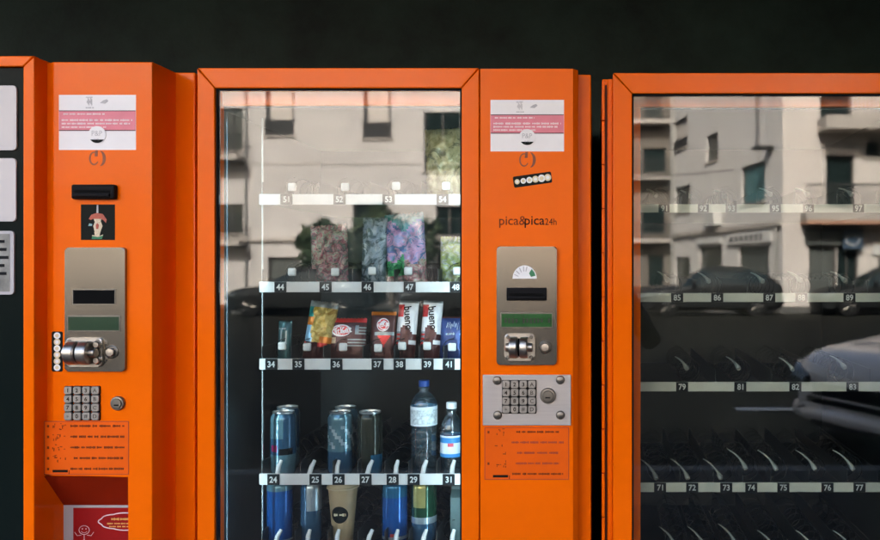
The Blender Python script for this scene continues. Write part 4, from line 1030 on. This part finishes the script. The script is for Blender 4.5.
# --- corner house: front with balconies
ZC = 28.0; yC = -(ZC-2.15); CX0 = 6.15
def cx_(px): return (px-VX)/F*ZC - CX0
def cz_(py): return H - (py-VY)/F*ZC
ops = [(cx_(820), cx_(851), cz_(118), cz_(85), 'door'), (cx_(826), cx_(854), cz_(207), cz_(155), 'door'), (cx_(866), cx_(880), cz_(157), cz_(142), 'win'), (cx_(809), cx_(836), .02, cz_(246), 'shut'), (cx_(837), cx_(858), .02, cz_(246), 'win'), (cx_(878), cx_(900), .02, cz_(246), 'shut')]
Cn = facade('corner_house', 'cream corner house with balconies, mirrored at the right edge of the right machine', (CX0, yC, 0), 0, cx_(918), 12.5, 3, PAL3, ops)
balcony(Cn, cx_(817), cx_(915), cz_(133.5), .42, 1.1, None, .95, .13); balcony(Cn, cx_(800), cx_(915), cz_(221.5), .26, .9, None, .9, .10)
g = MB(); g.box(cx_(800), cx_(915), .002, .92, cz_(225), cz_(222)); g.build('balcony_edge', TERR, Cn, smooth=False)
g = MB(); g.box(cx_(805), cx_(862), .002, .15, cz_(244.5), cz_(228), 0); g.build('shop_fascia', SHUT, Cn, smooth=False)
g = MB(); g.box(cx_(841), cx_(860), .16, .30, cz_(249), cz_(230), 0); g.tube([(cx_(850)+1.1*.14*math.cos(R(a))*1.4, .305, cz_(240)+.18*math.sin(R(a))) for a in range(0, 361, 30)], .02, 5, 1); g.build('hanging_sign', [mat('dull_blue_sign', (.02, .045, .08), .6), SIGNW], Cn)
g = MB(); g.box(cx_(872), cx_(880), .002, .10, cz_(255), cz_(245)); g.build('wall_box', SIGNW, Cn)
ops = [(.9+1.9*i, 1.8+1.9*i, z, z+1.5, 'win') for i in range(6) for z in (3.6, 6.8)] + [(1.2, 3.6, .02, 2.6, 'shut'), (6, 7.1, .02, 2.4, 'door')]
facade('added_dark_house', 'dark brown house added beside the cream corner house to cut light from the right', (CX0+cx_(918)+.02, yC+.3, 0), 0, 13, 11, 6, PAL4, ops)  # unseen house, added dark to hide bright low sky on the right
LEAF = mat('dark_leaves', (.028, .045, .026), .7, spec=.1, var=.6, scale=3); LEAF2 = mat('lighter_leaves', (.07, .095, .05), .7, spec=.1, var=.4, scale=3); BARK = mat('bark', (.06, .05, .04), .9, var=.3, scale=12)
def tree(label, x, y, zc, rx, rz, seed):
    t = thing('street_tree', label, 'tree', (x, y, 0), 'small street trees', local=True); rr = random.Random(seed)
    g = MB(); top = zc - rz*.3
    g.tube([(0, 0, -.002), (.03, .02, top*.5), (0, 0, top)], [.10, .08, .055], 10)
    for i in range(7):
        a = i*.9 + rr.random(); r = rx*rr.uniform(.45, .8); g.tube([(0, 0, top*rr.uniform(.75, 1)), (r*.5*math.cos(a), r*.5*math.sin(a), zc*.9), (r*math.cos(a), r*math.sin(a), zc+rz*rr.uniform(-.1, .6))], [.04, .025, .01], 6)
    g.build('trunk', BARK, t, ang=60)
    g = MB(); cl = [(rr.gauss(0, .42)*rx, rr.gauss(0, .42)*rx, zc+rr.gauss(0, .42)*rz, rr.uniform(.28, .48)) for _ in range(30)]
    for (cx, cy, cz, cr) in cl:
        for _ in range(120):
            d = Vector((rr.gauss(0, 1), rr.gauss(0, 1), rr.gauss(0, 1))).normalized()*cr*rr.uniform(.5, 1.05)
            c = Vector((cx, cy, cz)) + d; u = Vector((rr.gauss(0, 1), rr.gauss(0, 1), rr.gauss(0, 1))).normalized(); v = u.cross(Vector((rr.random(), rr.random(), rr.random()))).normalized(); l = rr.uniform(.09, .16)
            g.add([c-u*l, c+v*l*.5, c+u*l, c-v*l*.5], [(0, 1, 2, 3)], 0 if rr.random() < .75 else 1)
    g.build('crown', [LEAF, LEAF2], t, smooth=False)
tree('round dark street tree before the pale house door, the larger of the two', (392-VX)/F*28.2, -26.15, 2.2, 1.25, 1.15, 3)
tree('narrow dark street tree before the pale house window, the smaller of the two', (324-VX)/F*28.2, -26.1, 1.75, .62, .95, 5)
CABLE = mat('black_cable', (.02, .02, .02), .6)
def cable(p, q, sag, label):
    pts = []
    for i in range(17):
        u = i/16; pts.append((p[0]+(q[0]-p[0])*u, p[1]+(q[1]-p[1])*u, p[2]+(q[2]-p[2])*u - sag*4*u*(1-u)))
    g = MB(); g.tube(pts, .022, 5); tag(g.build('overhead_cable', CABLE), label, 'cable')
cable((WA+AX0-.1, yA+.05, 4.6), (5.35, -30.4, 5.0), .25, 'black cable sagging across the side street from the pale house to the grey wing')
cable((4.6, -35.8, 4.3), (6.4, yC+.1, 3.6), .2, 'thin black cable running along the grey wing to the corner house')

# --- cars
def car(label, loc, rz, paintm, group=None):
    t = thing('parked_car', label, 'car', loc, group, local=True); t.rotation_euler = (0, 0, rz)
    st = [(0.00,.52,.24,.54,.48,.62),(.05,.68,.20,.60,.60,.71),(.20,.80,.18,.68,.68,.79),(.55,.85,.18,.74,.70,.835),(1.15,.87,.18,.84,.68,.885),(1.45,.875,.18,.90,.62,1.16),(1.9,.88,.18,.92,.57,1.40),(2.5,.88,.18,.94,.56,1.46),(3.1,.88,.18,.95,.55,1.43),(3.65,.87,.19,.96,.54,1.26),(4.0,.82,.24,.94,.50,1.02),(4.15,.72,.34,.80,.44,.86)]
    rings = []
    for (x, w, zb, bl, tw, zt) in st:
        h = [(0, zb), (w*.8, zb), (w*.97, zb+.10), (w, (zb+bl)/2), (w*.985, bl-.06), (w*.95, bl), (tw+(w*.95-tw)*.25, bl+(zt-bl)*.72), (tw*.88, zt-.012), (tw*.5, zt+.012), (0, zt+.02)]
        rings.append([(x, -a, b) for a, b in h] + [(x, a, b) for a, b in h[-2:0:-1]])
    n = len(rings[0]); vs = [v for r in rings for v in r]
    paintf, glassf, dark = [], [], []
    for i in range(len(rings)-1):
        for j in range(n):
            f = (i*n+j, (i+1)*n+j, (i+1)*n+(j+1) % n, i*n+(j+1) % n)
            side = min(j, n-1-j)
            if 4 <= i <= 8 and side in (5, 6) and i not in (): glassf.append(f) if not (side == 6 and 6 <= i <= 7) else paintf.append(f)
            elif i in (4, 5, 9) and side in (7, 8): glassf.append(f)
            elif side in (0, 1): dark.append(f)
            else: paintf.append(f)
    paintf.append(tuple(range(n))); paintf.append(tuple(range((len(rings)-1)*n, len(rings)*n))[::-1])
    def part(nm, fs, m, lift=0):
        used = sorted({a for f in fs for a in f}); ix = {a: i for i, a in enumerate(used)}
        g = MB(); g.add([vs[a] for a in used], [tuple(ix[a] for a in f)[::-1] for f in fs]); o = g.build(nm, m, t, ang=50)
        return o
    body = part('body', paintf, paintm)
    sm = body.modifiers.new('soft', 'SUBSURF'); sm.levels = sm.render_levels = 1
    wi = part('window', glassf, WPANE); sm = wi.modifiers.new('soft', 'SUBSURF'); sm.levels = sm.render_levels = 1
    part('underbody', dark, RUBBER)
    g = MB(); g.box(-.004, .05, -.40, .40, .44, .54); g.build('grille', BLACKP, body)
    g = MB(); g.tube([(.36, -.81, .27), (.17, -.74, .27), (.075, -.50, .275), (.05, 0, .28), (.075, .50, .275), (.17, .74, .27), (.36, .81, .27)], .085, 8); g.build('bumper', paintm, body, ang=60)
    g = MB(); g.box(-.025, .06, -.40, .40, .20, .235); g.box(-.012, .05, -.46, .46, .375, .42); g.build('air_intake', BLACKP, body)
    for sgn in (-1, 1):
        g = MB(); g.tube([(.015, sgn*.46, .54), (.06, sgn*.64, .57), (.20, sgn*.765, .62), (.42, sgn*.81, .665)], [.05, .07, .065, .03], 8); g.build('headlight', mat('headlight_lens', (.10, .11, .11), .08), t)
        g = MB(); g.tube([(1.55, sgn*.86, .96), (1.5, sgn*1.0, 1.0), (1.5, sgn*1.04, 1.02)], [.03, .08, .06], 8); g.build('mirror', paintm, t)
        for x in (.78, 3.32):
            g = MB(); g.lathe([(.20, -.10), (.29, -.10), (.31, -.07), (.31, .07), (.29, .10), (.20, .10)], (0, 0, 0), 'y', 28)
            w = g.build('wheel', RUBBER, t); w.location = (x, sgn*.79, .31)
            g = MB(); g.lathe([(.0, sgn*.085), (.06, sgn*.095), (.17, sgn*.08), (.20, sgn*.10), (.205, sgn*.05)], (0, 0, 0), 'y', 28)
            for q in range(5):
                a = 2*math.pi*q/5; g.tube([(.05*math.cos(a), sgn*.105, .05*math.sin(a)), (.19*math.cos(a), sgn*.098, .19*math.sin(a))], .018, 6)
            g.build('rim', CHROME, w)
    return t
WCAR = mat('white_car_paint', (.83, .75, .70), .3, coat=.6, coat_rough=.08); DCAR = mat('dark_car_paint', (.009, .010, .010), .5, spec=.15, coat=.1); DCAR2 = mat('dark_grey_car_paint', (.014, .015, .015), .5, spec=.15, coat=.1); SCAR = mat('silver_car_paint', (.30, .30, .29), .35, metal=.4, coat=.4)
car('white hatchback standing in the near lane, nose mirrored in the right machine', (1.95, -4.46, -.122), R(-26), WCAR)
car('black hatchback parked along the far kerb before the corner house', (6.5, -23.2, -.122), R(0), DCAR, 'cars along the far kerb')
car('dark grey hatchback parked along the far kerb nearest the side street', (1.3, -23.1, -.122), R(0), DCAR2, 'cars along the far kerb')
car('black hatchback parked along the far kerb before the pale house door', (-10.6, -23.1, -.122), R(0), DCAR, 'cars along the far kerb')
car('dark grey hatchback parked along the far kerb between two black cars', (-5.6, -23.1, -.122), R(0), DCAR2, 'cars along the far kerb')
car('black hatchback parked along the far kerb at the left end of the row', (-15.6, -23.1, -.122), R(0), DCAR, 'cars along the far kerb')

# --- the photographer (mirrored as a dark shape beside the door of the right machine)
SKIN = mat('skin', (.48, .28, .20), .5, var=.06, scale=20); JACK = mat('dark_jacket', (.014, .015, .018), .8, var=.2, scale=40); TROU = mat('dark_trousers', (.02, .022, .03), .85, var=.2, scale=40); HAIR = mat('dark_hair', (.02, .013, .009), .6); SHOE = mat('black_shoe', (.012, .012, .012), .5); CUFF = mat('red_cuff', (.28, .03, .04), .8)
PS = .84
P = thing('person', 'person in dark jacket and trousers holding up a camera with both hands', 'person', (0.02, -2.36, 0), local=True); P.scale = (PS, PS, PS)
def skinned(name, pts, edges, m, parent, levels=2, root=0):
    me = bpy.data.meshes.new(name); me.from_pydata([p[0] for p in pts], edges, []); me.materials.append(m)
    o = bpy.data.objects.new(name, me); COL.objects.link(o); o.parent = parent; ROOT[o] = Vector((0, 0, 0))
    sk = o.modifiers.new('skin', 'SKIN'); sk.use_smooth_shade = True
    if not me.skin_vertices: bpy.context.view_layer.update()
    for i, p in enumerate(pts):
        r = p[1]; v = me.skin_vertices[0].data[i]; v.radius = (r, r) if not isinstance(r, tuple) else r
        v.use_root = (i == root)
    ss = o.modifiers.new('smooth', 'SUBSURF'); ss.levels = ss.render_levels = levels
    return o
# body faces +y (towards the machines)
pts = [((0,0,.93),(.15,.11)), ((0,0,1.08),(.145,.10)), ((0,.0,1.25),(.165,.115)), ((0,-.005,1.40),(.15,.10)), ((0,0,1.49),.062), ((0,.02,1.56),.058),
       ((.17,-.01,1.40),.068), ((.34,.05,1.12),.052), ((.125,.225,1.50),.034), ((-.17,-.01,1.40),.068), ((-.34,.05,1.12),.052), ((-.125,.225,1.50),.034),
       ((.10,0,.88),.10), ((.115,.015,.50),.068), ((.12,-.02,.10),.045), ((.13,.12,.04),.042), ((-.10,0,.88),.10), ((-.115,.015,.50),.068), ((-.12,-.02,.10),.045), ((-.13,.12,.04),.042)]
edges = [(0,1),(1,2),(2,3),(3,4),(4,5),(3,6),(6,7),(7,8),(3,9),(9,10),(10,11),(0,12),(12,13),(13,14),(14,15),(0,16),(16,17),(17,18),(18,19)]
body = skinned('body', pts, edges, SKIN, P)
jk = [((0,0,.86),(.178,.135)), ((0,0,1.08),(.165,.12)), ((0,0,1.25),(.185,.135)), ((0,-.005,1.40),(.168,.118)), ((0,-.005,1.475),.085), ((.175,-.01,1.405),.084), ((.345,.05,1.12),.070), ((.145,.205,1.46),.048), ((-.175,-.01,1.405),.084), ((-.345,.05,1.12),.070), ((-.145,.205,1.46),.048)]
skinned('jacket', jk, [(0,1),(1,2),(2,3),(3,4),(3,5),(5,6),(6,7),(3,8),(8,9),(9,10)], JACK, P)
tr = [((0,0,.96),(.15,.115)), ((.085,0,.84),.112), ((.115,.015,.50),.083), ((.12,-.02,.09),.066), ((-.085,0,.84),.112), ((-.115,.015,.50),.083), ((-.12,-.02,.09),.066)]
skinned('trousers', tr, [(0,1),(1,2),(2,3),(0,4),(4,5),(5,6)], TROU, P)
for sgn in (-1, 1):
    skinned('shoe', [((sgn*.12,-.05,.045),.048), ((sgn*.122,.04,.045),.048), ((sgn*.132,.15,.036),.042), ((sgn*.134,.19,.034),.030)], [(0,1),(1,2),(2,3)], SHOE, P)
    g = MB(); g.lathe([(.030, -.014), (.040, -.012), (.042, .0), (.040, .012), (.030, .014)], (0, 0, 0), 'z', 16); c = g.build('cuff', CUFF, P); c.location = (sgn*.137, .214, 1.478); c.rotation_euler = (R(-22), R(-sgn*26), 0)
    # hand: palm and five fingers closing on the camera body
    o = .225
    hp = [((sgn*.118,.235,1.302+o),.026), ((sgn*.102,.265,1.325+o),(.030,.020)), ((sgn*.092,.285,1.345+o),(.030,.018))]
    he = [(0,1),(1,2)]
    for k, (dz, ln) in enumerate(((.030, .055), (.012, .064), (-.006, .060), (-.022, .048))):
        i = len(hp); hp += [((sgn*.088,.295,1.345+o+dz*.7),.0095), ((sgn*.082,.325,1.350+o+dz),.0090), ((sgn*(.082-ln*.45),.362,1.352+o+dz),.0085), ((sgn*(.082-ln*.9),.362,1.352+o+dz),.0075)]
        he += [(2,i),(i,i+1),(i+1,i+2),(i+2,i+3)]
    i = len(hp); hp += [((sgn*.086,.262,1.335+o),.012), ((sgn*.064,.280,1.335+o),.0105), ((sgn*.044,.292,1.338+o),.009)]; he += [(1,i),(i,i+1),(i+1,i+2)]
    skinned('hand', hp, he, SKIN, P)
# head
g = MB(); N, M_ = 24, 18; vs = []
for i in range(M_+1):
    v = math.pi*i/M_; zz = math.cos(v)*.118
    for j in range(N):
        a = 2*math.pi*j/N; r = math.sin(v)
        wx = .076*r*(1 if zz > -.02 else 1-.28*((-zz-.02)/.10)**1.2); wy = .096*r
        x, y = wx*math.cos(a), wy*math.sin(a)
        if math.sin(a) > .6:                                        # face side
            if abs(math.cos(a)) < .22 and -.03 < zz < .02: y += .016*(1-abs(math.cos(a))/.22)*(1-abs(zz+.012)/.04)   # nose
            if .15 < abs(math.cos(a)) < .6 and -.005 < zz < .03: y -= .006
            if abs(math.cos(a)) < .4 and -.075 < zz < -.05: y += .004
        vs.append((x, y, zz))
fs = [(i*N+j, (i+1)*N+j, (i+1)*N+(j+1) % N, i*N+(j+1) % N) for i in range(M_) for j in range(N)]
g.add(vs, fs); hd = g.build('head', SKIN, P, ang=80); hd.location = (0, .035, 1.645)
for sgn in (-1, 1):
    g = MB(); g.lathe([(0, -.006), (.011, -.004), (.012, 0), (.0, .006)], (0, 0, 0), 'y', 14); e = g.build('eye', STB, hd); e.location = (sgn*.031, .082, .012)
    g = MB(); g.lathe([(.0, -.02), (.016, -.012), (.024, 0), (.012, .01), (0, .012)], (0, 0, 0), 'x', 12); e = g.build('ear', SKIN, hd); e.location = (sgn*.074, .0, -.005); e.scale = (.5, .7, 1.2)
g = MB(); g.box(-.024, .024, -.004, .004, -.004, .004, 0, .003); e = g.build('mouth', REDK, hd); e.location = (0, .076, -.062)
g = MB(); vs = []
for i in range(11):
    v = math.pi*i/16
    for j in range(N):
        a = 2*math.pi*j/N; lim = 1.0 if math.sin(a) < .35 else (.62 if math.sin(a) > .7 else .8)
        vv = v*lim; rr_ = random.Random(i*31+j).uniform(.97, 1.04)
        vs.append((.084*rr_*math.sin(vv)*math.cos(a), .104*rr_*math.sin(vv)*math.sin(a)-.006, .128*rr_*math.cos(vv)))
g.add(vs, [(i*N+j, (i+1)*N+j, (i+1)*N+(j+1) % N, i*N+(j+1) % N) for i in range(10) for j in range(N)]); g.build('hair', HAIR, hd, ang=80)
# the camera in the hands (its lens front lies just behind this scene's viewpoint)
cm = thing('photo_camera', 'black camera held up in both hands by the person on the pavement', 'camera', (0.0, -2.062, 1.30), local=True)
g = MB(); g.box(-.065, .065, -.035, .0, .02, .105, 0, .008); g.box(-.025, .025, -.032, -.004, .105, .125, 0, .006); g.build('camera_body', BLACKP, cm)
MB().lathe([(.033, -.002), (.033, .028), (.030, .032), (.022, .030), (0, .028)], (0, 0, .062), 'y', 28).build('lens', BLACKP, cm)

# ================================================================== LIGHT AND CAMERA
SUN_EL, SUN_AZ = 36.0, 14.0      # sun behind the machines' building, a little to the left
az_ = R(SUN_AZ); el = R(SUN_EL)
sd = Vector((-math.sin(az_)*math.cos(el), math.cos(az_)*math.cos(el), math.sin(el)))   # direction to the sun
sun = bpy.data.lights.new('sun', 'SUN'); sun.energy = 3.0; sun.angle = R(3); sun.color = (1.0, .97, .94)
so = bpy.data.objects.new('sun', sun); COL.objects.link(so); so.rotation_euler = (-sd).to_track_quat('-Z', 'Y').to_euler(); so.location = sd*60
w = bpy.data.worlds.new('World'); sc.world = w; w.use_nodes = True
nt = w.node_tree; nt.nodes.clear()
out = nt.nodes.new('ShaderNodeOutputWorld'); bg = nt.nodes.new('ShaderNodeBackground'); sky = nt.nodes.new('ShaderNodeTexSky')
sky.sky_type = 'NISHITA'; sky.sun_disc = False; sky.sun_elevation = el; sky.sun_rotation = math.atan2(sd.x, sd.y); sky.air_density = 0.8; sky.dust_density = 5.0; sky.ozone_density = 0.0
bg.inputs['Strength'].default_value = 0.15
nt.links.new(sky.outputs[0], bg.inputs['Color']); nt.links.new(bg.outputs[0], out.inputs['Surface'])
cam = bpy.data.cameras.new('camera'); co = bpy.data.objects.new('camera', cam); COL.objects.link(co)
co.location = (0, -D, H); co.rotation_euler = (R(90), 0, 0)
cam.sensor_width = 36; cam.lens = 36*F/880; cam.shift_x = -(VX-440)/880; cam.shift_y = (VY-270)/880
cam.clip_start = .01; cam.clip_end = 1500
cam.dof.use_dof = True; cam.dof.focus_distance = D+.06; cam.dof.aperture_fstop = 3.5
sc.camera = co
sc.view_settings.view_transform = 'Standard'; sc.view_settings.look = 'None'; sc.view_settings.gamma = 1; sc.view_settings.exposure = 3.42
sc.view_settings.use_curve_mapping = False
sc.cycles.max_bounces = 10; sc.cycles.transparent_max_bounces = 24; sc.cycles.glossy_bounces = 6
